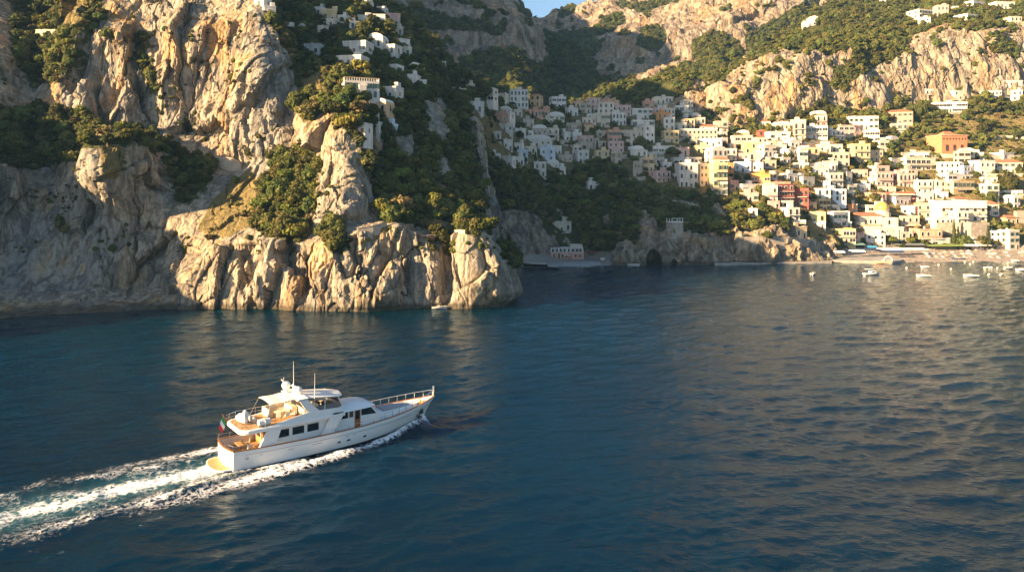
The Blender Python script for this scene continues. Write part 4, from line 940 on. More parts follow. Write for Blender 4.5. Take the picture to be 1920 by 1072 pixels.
# ------------------------------------------------------------------ one house
FOOT = []
def free(x, y, pad=0.0): return all((x - a) ** 2 + (y - b) ** 2 > (c + pad) ** 2 for a, b, c in FOOT)
def house(px0, py0, px1, py1, c, opts='', yaw=None, ground=None, label=None, parts=True, group='houses on the hillside', depth=None):
    h_ = hit((px0 + px1) / 2, py1, ground or [T_town])
    if h_ is None: h_ = hit((px0 + px1) / 2, py1)
    if h_ is None: return None
    p = h_[0]; k = p.y / F; w = (px1 - px0) * k; h = max((py1 - py0) * k, 2.6)
    if yaw is None: yaw = rnd.choice([-.32, -.2, -.1, 0, .1, .2, .32, .42])
    dep = depth or min(max(w * .8, 5.5), 11)
    wf = w / (math.cos(yaw) + .55 * abs(math.sin(yaw)) * dep / max(w, 4)); wf = max(wf, 3.2)
    H = empty('house', (p.x, p.y + 1.3, p.z + .3), yaw); FOOT.append((p.x - math.sin(yaw) * dep / 2, p.y + 1.3 + dep / 2, math.hypot(wf, dep) / 2 * .85)); FOOT.append((p.x, p.y - 1.5, wf * .42)); H['group'] = group; H['category'] = 'house'
    hw = wf / 2; n = max(1, int(round(h / 3.1))); sh = h / n; cm = MP[c]
    b = MB(); b.bbox(-hw, hw, 0, dep, -3.2, h, .05); wall = b.build('wall', [cm], H)
    r = MB(); lab = 'flat roofed'
    if 't' in opts:                                               # low pitched tiles
        e = .35; rh = min(1.6, dep * .2); r.add([(-hw - e, -e, h + .003), (hw + e, -e, h + .003), (hw + e, dep + e, h + .003), (-hw - e, dep + e, h + .003), (-hw + dep * .3, dep / 2, h + rh), (hw - dep * .3, dep / 2, h + rh)], [(0, 1, 5, 4), (1, 2, 5), (2, 3, 4, 5), (3, 0, 4), (3, 2, 1, 0)]); r.build('roof', [Mtile], H); lab = 'tile roofed'
    elif 'v' in opts:                                             # barrel vault
        a = np.linspace(0, math.pi, 9); r.prism([(hw * .96 * math.cos(t), h + .003 + min(hw * .5, 1.8) * math.sin(t)) for t in a], .25, dep - .25); r.build('roof', [Mpale], H); lab = 'vault roofed'
    else:
        r.box(-hw + .18, hw - .18, .18, dep - .18, h + .003, h + .06, 0)
        for x0, x1, y0, y1 in ((-hw - .04, hw + .04, -.04, .16), (-hw - .04, hw + .04, dep - .16, dep + .04), (-hw - .04, -hw + .16, .161, dep - .161), (hw - .16, hw + .04, .161, dep - .161)): r.box(x0, x1, y0, y1, h + .004, h + .55, 1)
        rf = r.build('roof', [Mroof, cm if 'x' not in opts else Mpale], H)
        if rnd.random() < .55:
            s = MB(); x = rnd.uniform(-hw * .6, hw * .4); s.bbox(x, x + min(2.2, wf * .35), dep * .45, dep * .45 + 2, h + .062, h + 2.1, .05); s.build('stair_hood', [cm], rf)
        elif rnd.random() < .6:
            s = MB(); x = rnd.uniform(-hw * .6, hw * .6); s.box(x, x + .45, dep * .5, dep * .5 + .5, h + .062, h + 1.3); s.build('chimney', [Mpale], rf)
    bays = max(1, int(round(wf / (2.7 if 'd' not in opts else 2.0))))
    if bays > 9: bays = 9
    kind = rnd.choice(['plain', 'plain', 'shutter', 'arch']) if 'a' not in opts else 'arch'
    if 'w' in opts: kind = 'wide'
    fr = 'B' if c in 'BTYR' and rnd.random() < .5 else 'W'; wm = WM[kind + fr]
    sx = min(1.0, wf / bays / (2.3 if kind in ('shutter', 'wide') else 1.5)); sx = max(sx, .6); sz = min(1.0, sh / 2.6)
    bal = 'b' in opts; feats = []
    for f in range(n):
        zc = f * sh + sh * .53
        if bal and f > 0 or ('b' in opts and n == 1):
            bm = balcony(max(2.0, wf * .86), c if 's' in opts else None); put('balcony', bm, H, (0, -.0, f * sh + .02))
        for q in range(bays):
            x = -hw + (q + .5) * wf / bays
            if f == 0 and q == bays // 2 and 'n' not in opts: put('door', DM[rnd.choice('BGK')], H, (x, 0, .0), 0, 1, min(1, sh / 2.9))
            elif rnd.random() < .92: put('window', wm, H, (x, 0, zc), 0, sx, sz * (1.25 if bal and f > 0 else 1))
        if parts and (px0 + px1) / 2 < 1500 or c == 'R':                        # side towards the bay
            for q in range(max(1, int(dep / 4))): put('window', wm, H, (hw, dep * (q + .5) / max(1, int(dep / 4)), zc), math.pi / 2, min(sx, .9), sz)
        if yaw > .15 or (px0 + px1) / 2 >= 1500:
            for q in range(max(1, int(dep / 4.5))): put('window', wm, H, (-hw, dep * (q + .5) / max(1, int(dep / 4.5)), zc), -math.pi / 2, min(sx, .9), sz)
    if 'e' in opts:                                               # awning over the terrace
        a = MB(); a.add([(-hw * .9, -2.2, sh * .72), (hw * .9, -2.2, sh * .72), (hw * .9, -.02, sh * .92), (-hw * .9, -.02, sh * .92)], [(0, 1, 2, 3)]); a.add([(-hw * .9, -2.2, sh * .72 - .08), (hw * .9, -2.2, sh * .72 - .08), (hw * .9, -2.2, sh * .72), (-hw * .9, -2.2, sh * .72)], [(0, 1, 2, 3)]); a.build('awning', [Mawn], H)
    size = 'tall' if n >= 4 else 'small' if wf < 6 and n < 3 else 'long' if wf > 13 else 'broad' if wf > 9 else 'narrow' if wf < 5 else ''
    what = ' '.join(x for x in (size, ['one', 'two', 'three', 'four', 'five', 'six', 'seven', 'eight', 'nine'][min(n, 9) - 1] + '-storey', PAL[c][0], lab) if x)
    if label: H['label'] = label
    else: want_label(H, what, (px0 + px1) / 2, (py0 + py1) / 2, 'house' + (' with balconies' if bal else ''))
    return H
TILE = {'A': (840, 150, 4.765), 'B': (1180, 170, 4.987), 'C': (1540, 150, 4.987), 'D': (920, 340, 4.987), 'E': (1260, 300, 5.359), 'F': (1560, 300, 4.661), 'H': (480, 0, 3.828), 'G': (1320, 0, 3.2)}
HOUSES = {
'A': '90 90 165 165 C/250 85 415 200 W bw/415 130 520 200 C/165 205 325 290 W/460 258 560 320 C v/585 275 665 330 C/690 275 850 330 S d/845 250 910 330 S/890 318 1060 372 C v/1070 260 1175 330 W/1175 220 1290 300 B/1365 182 1475 250 S w/1482 190 1545 250 T/1460 235 1650 340 P b/1640 265 1845 350 W/375 310 535 400 S b/420 402 590 470 W/665 360 780 430 B/850 367 945 400 C/1200 345 1330 400 C/1330 305 1455 430 C d/1055 395 1200 465 B/1190 400 1310 470 T t/360 472 480 530 W w/575 445 705 520 W/750 435 890 505 B v/1030 472 1110 555 W/1110 480 1210 550 W a/1330 465 1440 525 B/1530 460 1750 525 C/1650 370 1850 470 W b/660 527 930 610 W v/485 545 590 640 W/590 575 660 640 W/590 635 715 700 L/660 610 800 660 C w/920 600 1030 680 W b/820 620 960 735 L/980 680 1120 745 B/195 585 320 640 W a/465 695 580 790 W a/580 700 695 770 W/410 672 465 790 W/770 745 880 870 W/880 742 1000 810 W v/945 790 1060 860 W/1115 592 1205 650 C/1184 567 1310 650 B/1310 560 1430 650 B a/1435 560 1575 660 P/1325 640 1450 740 Y/1457 655 1560 755 B a/1630 640 1790 690 W/1590 555 1690 592 C/1650 740 1740 880 B/1740 705 1850 830 Y/1240 920 1370 1010 W/860 950 890 1000 W n/150 60 230 100 C/1290 262 1370 300 C/1000 560 1080 600 B/700 470 770 520 C v',
'B': '430 150 560 260 W b/145 105 240 180 S/330 385 475 500 Y/670 345 830 385 W t/495 275 620 360 T/870 450 935 510 W/645 460 880 535 W/545 470 645 515 B/230 530 430 600 W w/135 595 335 640 G dn/20 555 160 600 W v/845 555 1020 665 W b/1020 600 1125 650 P/1085 500 1200 590 K/1160 450 1305 545 C/1220 390 1300 430 R t/1315 395 1440 475 W/1460 395 1525 440 W/1435 445 1510 485 W/1370 325 1545 365 C v/1610 340 1865 460 W bw/1255 520 1400 600 C/1390 520 1480 600 C/1250 575 1400 670 W/1480 560 1600 660 C/1590 570 1690 690 W/1500 475 1640 545 W/1675 525 1760 590 P/1785 515 1895 590 C/235 645 310 755 B/310 685 415 760 W/240 765 415 870 P b/415 640 560 700 G/530 645 700 690 W d/650 695 800 900 C d/770 870 930 985 C b/990 680 1150 775 L b/1150 685 1265 770 W/1270 665 1385 740 B n/1145 790 1330 880 O bw/940 855 1040 950 S b/1040 890 1260 970 W w/1060 972 1220 1050 P/1280 900 1400 1070 G b/1490 930 1690 1070 R bd/1470 790 1610 860 W/1610 820 1770 900 C b/1760 930 1895 1040 W/1810 860 1895 930 W b/1680 725 1895 810 W b/1540 705 1690 742 C/860 395 930 440 C/940 510 1010 560 B/1320 610 1400 660 W/1430 640 1530 690 C/700 540 760 600 W',
'C': '975 95 1100 195 W b/1240 110 1415 190 W/1515 110 1700 185 W d/1725 15 1895 120 W/1800 105 1895 200 W/1070 218 1370 310 W wd/625 300 865 420 S t/270 350 545 470 W/85 480 250 570 W b/0 430 65 550 R/0 615 210 680 C/310 610 470 800 Y b/465 670 590 775 Y/120 690 275 830 B/0 785 150 870 W/1410 690 1535 760 W/645 745 780 830 W/780 742 1110 860 C bw/840 708 1020 742 W w/1120 780 1310 890 W/1315 815 1460 910 L/1480 765 1660 910 W/1660 775 1895 880 C t/310 850 460 925 C/70 880 230 1010 W b/230 870 320 960 C/250 990 350 1070 C/345 985 470 1050 W/905 950 1060 1070 W b/1060 950 1190 1060 W/1155 895 1490 945 W w/1210 960 1490 1070 Y be/470 925 540 990 W/540 1015 720 1065 C b',
'F': '345 300 495 400 S b/495 302 740 345 R be/530 335 740 410 W/745 300 910 380 W b/910 290 1030 360 W/620 415 740 500 W/615 505 780 620 B be/750 395 885 510 S b/880 400 945 490 O/140 230 245 340 C/240 235 360 290 W/0 270 140 390 W/0 405 85 465 W/145 400 235 490 B/0 470 160 600 W/0 620 220 740 Y bw/220 655 310 750 P/310 660 480 760 W/600 645 740 740 C/770 620 990 770 S b/870 700 1070 775 W wn/1395 635 1495 730 W/1495 640 1550 720 B/1550 630 1678 790 C/1590 330 1678 440 W v/490 640 600 720 C/1320 170 1460 210 C/1480 280 1678 330 W w/1340 240 1480 285 W',
'E': '785 510 875 635 W/1160 500 1310 620 W b/1210 625 1360 690 W be/1240 690 1390 800 Y/980 430 1100 500 P/1120 430 1230 490 C b/1330 540 1560 650 Y ab/1465 310 1765 420 L/1470 410 1625 520 Y d/1605 470 1700 530 W w/1590 535 1800 640 W b/1620 700 1822 780 O w/1660 785 1822 850 T bn/1770 460 1822 560 O/1400 370 1480 430 C/1370 440 1470 500 T/1420 660 1560 700 W/1700 640 1822 700 W b',
'H': '460 75 575 165 Y b/575 125 640 170 W/40 65 140 115 W/190 195 265 235 W/920 105 1040 190 P/830 112 925 185 W/700 130 830 170 W/1010 290 1110 360 W d/600 305 795 395 W w/770 270 915 335 W v/850 332 1005 395 W/555 410 760 480 W w/330 325 455 410 G n/460 362 540 410 G n/905 635 1010 720 W/545 650 680 715 T n/815 735 940 815 T v/1080 545 1150 640 W/1150 590 1230 640 W/1080 490 1170 520 C v/690 900 780 985 W d/800 830 880 900 W/780 890 880 960 W w/890 900 970 970 L/1295 470 1365 500 W/0 5 20 50 W/700 15 800 60 C w/860 55 920 105 W/960 200 1060 250 C w/700 470 760 520 C/940 480 1010 530 W/430 205 520 250 C/250 190 330 235 W/1060 360 1110 400 C/960 560 1020 610 W/660 175 760 215 W/760 185 830 225 C/500 150 560 200 C/420 60 460 110 W',
'G': '1280 62 1400 110 W b/1405 35 1475 100 P/1300 110 1365 155 W/1600 12 1720 50 W/1755 15 1880 55 W/1565 90 1675 115 W w/600 130 680 160 W/640 105 740 135 W/1510 -5 1570 12 W/1090 -5 1115 15 W/1845 105 1920 150 C/1500 45 1535 65 W'}
LAND.update({'the cave chapel': (418, 303), 'the sea cliff path wall': (700, 432), 'the pinnacle at the headland tip': (885, 450), 'the dry grass slope': (430, 390), 'the roadside wall': (95, 58), 'the lower left pinnacle': (215, 300), 'the rock spur under the villa': (630, 320), 'the headland gardens': (640, 45)})
for tk, txt in HOUSES.items():
    ox, oy, s = TILE[tk]; gr = {'H': [T_head, T_town], 'G': [EAST[2], T_town], 'C': [T_town, EAST[2]]}.get(tk, [T_town])
    for e in txt.split('/'):
        q = e.split(); x0, y0, x1, y1 = [float(v) for v in q[:4]]
        house(ox + x0 / s, oy + y0 / s, ox + x1 / s, oy + y1 / s, q[4], q[5] if len(q) > 5 else '', ground=gr, group='houses on the headland' if tk == 'H' else 'houses on the hillside')
# smaller houses filling the tiers between them
made = 0
for t in range(6000):
    if made >= 62: break
    px, py = rnd.uniform(900, 1925), rnd.uniform(200, 470)
    if not inpoly(np.array([px]), np.array([py]), TOWNPOLY)[0] or (px > 1560 and 195 < py < 250) or (px > 1690 and py < 300): continue
    q = hit(px, py, [T_town])
    if q is None or not free(q[0].x, q[0].y + 4, 2.6): continue
    rw, rh = rnd.uniform(5.5, 9.5) * F / q[0].y, rnd.choice((3.2, 5.8, 6.2, 8.8)) * F / q[0].y
    if house(px - rw / 2, py - rh, px + rw / 2, py, rnd.choice('WWCCCCBPPSTBW'), rnd.choice(('', 'b', 'v', 'w', 't', 'd', 'b', 'a')), ground=[T_town]): made += 1
LB = lambda tk, x0, y0, x1, y1: (TILE[tk][0] + x0 / TILE[tk][2], TILE[tk][1] + y0 / TILE[tk][2], TILE[tk][0] + x1 / TILE[tk][2], TILE[tk][1] + y1 / TILE[tk][2])
# ------------------------------------------------------------------ buildings with a face of their own
def special(name, tk, r, label, cat, ground=None, yaw=0.0):
    x0, y0, x1, y1 = LB(tk, *r); p = hit((x0 + x1) / 2, y1, ground or [T_town])[0]; k = p.y / F
    o = empty(name, (p.x, p.y + .8, p.z), yaw); tag(o, label, cat); FOOT.append((p.x, p.y + 5, max((x1 - x0) * k * .5, 5))); FOOT.extend([(p.x + t * (x1 - x0) * k, p.y - 3.5, (x1 - x0) * k * .28) for t in (-.35, 0, .35)]); return o, (x1 - x0) * k, (y1 - y0) * k, k / TILE[tk][2]
def winrow(o, kind, xs, z, y=0, rz=0, sx=1, sz=1):
    for x in xs: put('window', WM[kind], o, (x, y, z) if not rz else (y, x, z), rz, sx, sz)
# hilltop white block and orange tower house
house(*LB('B', 245, 65, 465, 170), 'W', 'bd', 0.1, label='big white three-storey block crowning the town ridge under the dark rock knob', depth=10)
H = house(*LB('B', 250, 215, 415, 318), 'O', '', 0.35, label='bright orange house on a corner below the big white hilltop block', depth=9)
house(*LB('B', 250, 172, 415, 222), 'W', 'b', 0.35, label='white upper house with a terrace standing directly on the bright orange house', depth=8)
house(*LB('B', 475, 370, 830, 470), 'B', 'dx', -0.05, label='long grey-beige stone palazzo with rows of small windows below the orange house', depth=10)
house(*LB('B', 475, 690, 650, 920), 'W', 'd', 0.0, label='tall five-storey white tenement beside the ochre yellow tenement', depth=10)
house(*LB('B', 795, 690, 930, 985), 'Y', 'bd', 0.0, label='tall ochre yellow tenement with small balconies above the dark green gardens', depth=10)
house(*LB('B', 930, 690, 972, 850), 'O', '', 0.0, label='narrow orange tower block joined to the ochre yellow tenement', depth=9)
house(*LB('B', 635, 525, 770, 612), 'K', 'e', 0.0, label='lime yellow house with a planted pergola below the long stone palazzo', depth=8)
house(*LB('B', 1390, 890, 1560, 1065), 'D', 'bs', 0.1, label='dark red balconied house shaded between the grey house and the red terrace house', depth=9)
for r, l in (((515, 870, 700, 1012), 'pink four-storey hotel wing with deep white balconies and red side wall'), ((725, 885, 905, 1022), 'pink hotel wing with stacked balconies to the right of its twin wing')):
    house(*LB('C', *r), 'P', 'bd', 0.15, label=l, depth=10)
# red palazzo
o, w, h, k = special('palazzo', 'C', (1120, 520, 1390, 735), 'large red brick palazzo with three tall arched windows and pyramid roof above the town', 'palazzo', yaw=.12)
hw = w / 2 * .96; d = 12
MB().bbox(-hw - .1, hw + .1, -.1, d + .1, -5, h * .2, .05).build('plinth', [MP['C']], o); MB().bbox(-hw, hw, 0, d, h * .2, h, .05).build('wall', [mat('red brick render', (.52, .20, .10), .85, vary=.12, vscale=.6)], o)
MB().box(-hw - .35, hw + .35, -.35, d + .35, h + .004, h + .4).build('cornice', [MP['S']], o)
m = MB(); m.add([(-hw * .55, 2, h + .4), (hw * .35, 2, h + .4), (hw * .35, d - 2, h + .4), (-hw * .55, d - 2, h + .4), (-hw * .35, 5, h + 2.6), (hw * .2, 5, h + 2.6)], [(0, 1, 5, 4), (1, 2, 5), (2, 3, 4, 5), (3, 0, 4)]); m.build('roof', [Mtile], o)
m = MB(); a = [(.95 * math.cos(t), .9 + .95 * math.sin(t)) for t in np.linspace(0, math.pi, 9)]; m.prism([(-.95, -2.0), (.95, -2.0)] + a, -.08, .05, 1); a = [(.75 * math.cos(t), .9 + .75 * math.sin(t)) for t in np.linspace(0, math.pi, 9)]; m.prism([(-.75, -2), (-.06, -2), (-.06, 1.5)] + a[5:], -.1, -.081, 0); m.prism([(.06, -2), (.75, -2)] + a[:4] + [(.06, 1.5)], -.1, -.081, 0)
big = m.mesh('window', [Mwin, MP['R']])
for x in (-.58, 0, .58): put('window', big, o, (x * hw, 0, h * .48), 0, 1, h / 13)
winrow(o, 'plainB', [hw * t for t in (-.85, -.6, -.35, -.1, .12, .35, .6, .85)], h * .86, sx=.7, sz=.6); winrow(o, 'archB', [3, 6.5, 10], h * .5, hw, math.pi / 2)
# arcaded hotel with terrace wall
o, w, h, k = special('hotel', 'F', (950, 365, 1365, 570), 'wide cream hotel with two floors of arched balcony doors above the beach wall', 'hotel', yaw=0.0)
hw = w / 2; MB().bbox(-hw, hw, 0, 9, -4, h, .05).build('wall', [MP['W']], o)
for f, z in enumerate((h * .12, h * .5)):
    for q in range(6):
        x = -hw + (q + .5) * w / 6; put('window', WM['archB'], o, (x, 0, z + 1.35), 0, 1.1, 1.15); put('balcony', balcony(2.0, 'Y'), o, (x, 0, z))
        m = MB(); m.add([(x - 1.1, -1.3, z + 2.55), (x + 1.1, -1.3, z + 2.55), (x + 1.1, -.08, z + 3.0), (x - 1.1, -.08, z + 3.0), (x - 1.1, -1.3, z + 2.4), (x + 1.1, -1.3, z + 2.4)], [(0, 1, 2, 3), (4, 5, 1, 0)]); m.build('awning', [Mawn], o)
MB().box(-hw - .05, hw + .05, -.12, 9.05, h + .004, h + .5).build('roof', [Mpale], o)
# domed church
o, w, h, k = special('church', 'F', (225, 400, 620, 655), 'cream church with a yellow-green tiled dome and dark red nave roof near the beach', 'church', yaw=.0)
Y_ = MP['C']; X = lambda zx: (zx - 422) * k; Z = lambda zy: (655 - zy) * k
Mdome = mat('majolica dome tiles', (.42, .33, .08), .35, vary=.3, vscale=2.5)
MB().bbox(X(265), X(470), 2.2, 13, -4, Z(490), .05).build('nave', [Y_], o)
m = MB(); m.add([(X(255), 1.9, Z(489)), (X(475), 1.9, Z(489)), (X(475), 13.3, Z(489)), (X(255), 13.3, Z(489)), (X(255), 7.5, Z(462)), (X(475), 7.5, Z(462))], [(0, 1, 5, 4), (2, 3, 4, 5), (1, 2, 5), (3, 0, 4)]); m.build('nave_roof', [Mtile], o)
MB().bbox(X(440), X(600), 1.2, 11, -4, Z(505), .05).build('transept', [Y_], o); MB().bbox(X(285), X(620), -1.4, 1.1, -4, Z(590), .05).build('front_aisle', [Y_], o); MB().box(X(280), X(625), -1.6, 1.15, Z(590) + .004, Z(584)).build('cornice', [Mpale], o)
MB().bbox(X(220), X(300), .6, 9, -4, Z(545), .05).build('side_chapel', [MP['B']], o)
c = (X(506), 6, 0); rr = 57 * k
MB().lathe([(rr * 1.0, Z(505)), (rr * 1.0, Z(446)), (rr * 1.1, Z(445)), (rr * 1.1, Z(440))], c, 12).build('drum', [Y_], o)
MB().lathe([(rr * math.cos(t), Z(440) + rr * 1.32 * math.sin(t)) for t in np.linspace(0, 1.45, 9)], c, 20).build('dome', [Mdome], o, True)
MB().lathe([(.55, Z(368)), (.5, Z(348)), (.65, Z(346)), (.1, Z(332))], c, 10).build('lantern', [Y_], o)
winrow(o, 'archW', [X(v) for v in (325, 365, 407, 448)], Z(540), 2.2, sx=.85, sz=.9); winrow(o, 'archW', [X(v) for v in (435, 478, 528, 580)], Z(628), -1.4, sx=.85, sz=.85); winrow(o, 'archW', [X(520)], Z(545), 1.2); winrow(o, 'plainW', [X(540)], Z(480), 6 - rr, sx=.8, sz=.8)
# towers
o, w, h, k = special('round_tower', 'B', (1330, 760, 1405, 868), 'round stone tower with a flat top between orange house and white terraces', 'tower'); MB().lathe([(w * .56, -3), (w * .5, h * .5), (w * .48, h), (w * .52, h + .02), (w * .52, h + .5)], (0, w / 2, 0), 16).build('wall', [MP['B']], o); winrow(o, 'plainB', [0], h * .65, .02)
o, w, h, k = special('watchtower', 'D', (1692, 385, 1812, 552), 'square stone watchtower with a roof terrace on the sea cliff by the cave', 'tower', yaw=.25); hw = w / 2
m = MB(); m.loft([[(x * hw * s, d * hw * s + hw, z) for x, d in ((-1, -1), (1, -1), (1, 1), (-1, 1))] for s, z in ((1.15, -3), (.95, h * .9), (.95, h))]); m.build('wall', [Mstone], o)
m = MB(); m.box(-hw, hw, 0, 2 * hw, h + .004, h + .25); [m.box(x - .1, x + .1, y - .1, y + .1, h + .25, h + 1.5) for x in (-hw * .9, hw * .9) for y in (.2, hw, 2 * hw - .2)]; m.box(-hw, hw, 0, .2, h + 1.5, h + 1.65); m.build('roof_terrace', [Mpale], o); winrow(o, 'plainB', [.2], h * .6, .1, sx=.6, sz=.6)
# salmon beach house (two bands) and the cream house above it
o, w, h, k = special('beach_house', 'D', (550, 600, 865, 702), 'salmon and white beach house with arched upper windows beside the small shaded beach', 'house', yaw=.05); hw = w / 2; o.location.y -= 6.5; o.location.z = max(.9, o.location.z - .3); hw *= .98; FOOT.extend([(o.location.x + t * w, o.location.y - 1, w * .3) for t in (-.4, 0, .4)])
MB().bbox(-hw, hw, 0, 7, -2, h * .52, .04).build('ground_floor', [MP['S']], o); MB().bbox(-hw, hw * .98, .9, 7, h * .52 + .003, h * .95, .04).build('upper_floor', [MP['W']], o); MB().bbox(hw * .2, hw * .95, 1.3, 6.5, h * .95 + .003, h * 1.22, .04).build('penthouse', [MP['C']], o)
winrow(o, 'archB', [hw * t for t in (-.85, -.6, -.38, -.15, .1)], h * .72, .9, sx=.6, sz=.6); winrow(o, 'plainB', [hw * t for t in (.35, .6, .8)], h * .72, .9, sx=.8, sz=.7); winrow(o, 'plainW', [hw * t for t in (-.8, -.3, -.05, .5, .75)], h * .25, 0, sx=.7, sz=.9); put('door', DM['B'], o, (hw * -.5, 0, 0))
MB().box(-hw * .2, hw * .15, -2, -.02, h * .3, h * .34).build('awning', [Mpale], o)
FOOT.extend([(HH.x + t, HH.y - 5, 5) for t in (-4, 0, 4)] if (HH := hit(1053, 438, [T_town])[0]) else [])
house(*LB('D', 570, 392, 762, 490), 'C', 'b', 0.1, label='cream house with a red string course on the wooded slope above the shaded beach', depth=7)
# main villa on the headland
o, w, h, k = special('cliff_villa', 'H', (600, 568, 912, 705), 'big white villa with a balustraded roof terrace on the headland among pines', 'villa', ground=[T_head], yaw=.38); hw = w / 2 * .82
MB().bbox(-hw, hw, 0, 10, -4, h * .92, .06).build('wall', [MP['W']], o); MB().bbox(-hw * .2, hw * .22, -1.2, -.003, -4, h * .7, .05).build('stair_bay', [MP['W']], o)
m = MB(); m.box(-hw + .2, hw - .2, .2, 9.8, h * .92 + .003, h * .92 + .08)
for q in range(15): x = -hw + .2 + q * (2 * hw - .4) / 14; m.box(x - .12, x + .12, .0, .24, h * .92 + .004, h * .92 + .85)
for q in range(9): y = .8 + q * 9 / 8; m.box(hw - .24, hw, y - .12, y + .12, h * .92 + .004, h * .92 + .85); m.box(-hw, -hw + .24, y - .12, y + .12, h * .92 + .004, h * .92 + .85)
m.box(-hw, hw, -.02, .26, h * .92 + .85, h * .92 + 1.0, 1); m.build('roof_terrace', [Mpale, MP['T']], o)
winrow(o, 'shutterW', [hw * t for t in (-.75, -.42, .5, .8)], h * .68); winrow(o, 'archW', [hw * t for t in (-.7, -.4, .45, .75)], h * .25); winrow(o, 'plainW', [2, 5, 8], h * .65, hw, math.pi / 2); winrow(o, 'plainW', [2.5, 6.5], h * .6, -hw, -math.pi / 2)
# chapel in the cave of the cliff wall
p = hit(418, 318, [T_head])[0]; o = empty('cave_chapel', (p.x, p.y + .2, p.z)); tag(o, 'pale rounded stone chapel with a small dark door under the overhanging cliff wall', 'chapel')
m = MB(); a = np.linspace(0, math.pi, 13); m.prism([(-5.2, -2)] + [(5.2 * math.cos(t + 0), .6 + 3.1 * math.sin(t)) for t in a[::-1]] + [(5.2, -2)], 0, 4); m.build('vault', [mat('pale stone', (.46, .38, .29), .95, vary=.2, vscale=.5)], o); put('door', DM['K'], o, (-3.0, 0, -.2))
flush_labels()
# ------------------------------------------------------------------ walls
def wall_thing(name, pts, h, th, label, material=None, ground=None, dz=0.0):
    P = []
    for px, py in pts:
        q = hit(px, py, ground or [T_town]); 
        if q: P.append(q[0])
    if len(P) < 2: return
    c = sum(P, Vector()) / len(P); o = empty(name, c); tag(o, label, 'wall')
    m = MB(); m.loft([[(q.x - c.x, q.y - c.y - th / 2, q.z - c.z - 3), (q.x - c.x, q.y - c.y + th / 2, q.z - c.z - 3), (q.x - c.x, q.y - c.y + th / 2, q.z - c.z + h), (q.x - c.x, q.y - c.y - th / 2, q.z - c.z + h)] for q in P]); m.build('masonry', [material or Mstone], o)
    m = MB(); m.loft([[(q.x - c.x, q.y - c.y - th / 2 - .06, q.z - c.z + h + .003), (q.x - c.x, q.y - c.y + th / 2 + .06, q.z - c.z + h + .003), (q.x - c.x, q.y - c.y + th / 2 + .06, q.z - c.z + h + .15), (q.x - c.x, q.y - c.y - th / 2 - .06, q.z - c.z + h + .15)] for q in P]); m.build('coping', [material or Mstone], o)
fz = lambda L: [(1560 + x / 4.661, 300 + y / 4.661) for x, y in L]
wall_thing('retaining_wall', fz([(905, 655), (1050, 650), (1200, 648), (1362, 650)]), 5.2, 2.5, 'tall stone retaining wall under the arcaded cream hotel behind the beach')
wall_thing('retaining_wall', fz([(1600, 545), (1680, 540)]), 5, 2, 'stone retaining wall below the white domed canopy at the town edge')
wall_thing('road_wall', [(62, 64), (80, 63), (105, 64), (128, 66)], 1.2, 1.0, 'grey roadside wall crossing the dark wooded gully high on the headland', ground=[T_head])
wall_thing('terrace_wall', [(672, 436), (700, 432), (725, 424)], 1.0, .6, 'low stone path wall along the top of the sea cliff', ground=[T_head])
wall_thing('terrace_wall', [(808, 426), (825, 425), (838, 426)], 1.2, .8, 'stone terrace wall under the pines near the headland tip', ground=[T_head])
wall_thing('terrace_wall', [(850, 437), (862, 437), (872, 438)], .7, .8, 'pale square bastion wall above the sea cliff beside the tip pinnacle', ground=[T_head])
wall_thing('sea_wall', [(1385, 452), (1430, 451), (1480, 453), (1530, 456)], 1.4, .8, 'long low sea wall along the cliff edge below the gardens')
NW = [((1745, 216), (1800, 214), (1870, 208), 'under the white house with the strip of dark windows'), ((1830, 300), (1875, 298), (1919, 297), 'to the right of the red palazzo'), ((1850, 262), (1885, 260), (1919, 262), 'on the scrubby slope right of the red palazzo'),
      ((1560, 262), (1590, 258), (1625, 252), 'below the white house on the green slope'), ((1690, 290), (1715, 288), (1745, 287), 'to the left of the red palazzo'), ((1505, 272), (1540, 268), (1572, 270), 'above the upper cream houses'),
      ((1700, 300), (1730, 296), (1760, 296), 'directly below left of the red palazzo'), ((1480, 315), (1510, 312), (1545, 310), 'below the white stepped terraces'), ((1180, 340), (1210, 336), (1250, 335), 'above the dark green shaded gardens'),
      ((1110, 300), (1150, 297), (1190, 297), 'below the pink house of the shaded quarter'), ((1240, 268), (1270, 266), (1290, 262), 'to the left of the ochre house'), ((1850, 330), (1885, 332), (1919, 330), 'above the round tree at the town edge'),
      ((1840, 368), (1880, 372), (1919, 370), 'beside the green gardens by the hotel'), ((625, 40), (655, 46), (690, 52), 'on the terraced gardens of the headland')]
for a, b, c_, l in NW: wall_thing('terrace_wall', [a, b, c_], rnd.uniform(1.0, 1.8), .6, 'stone garden terrace wall ' + l, material=MP['B'], ground=[T_town, T_head])
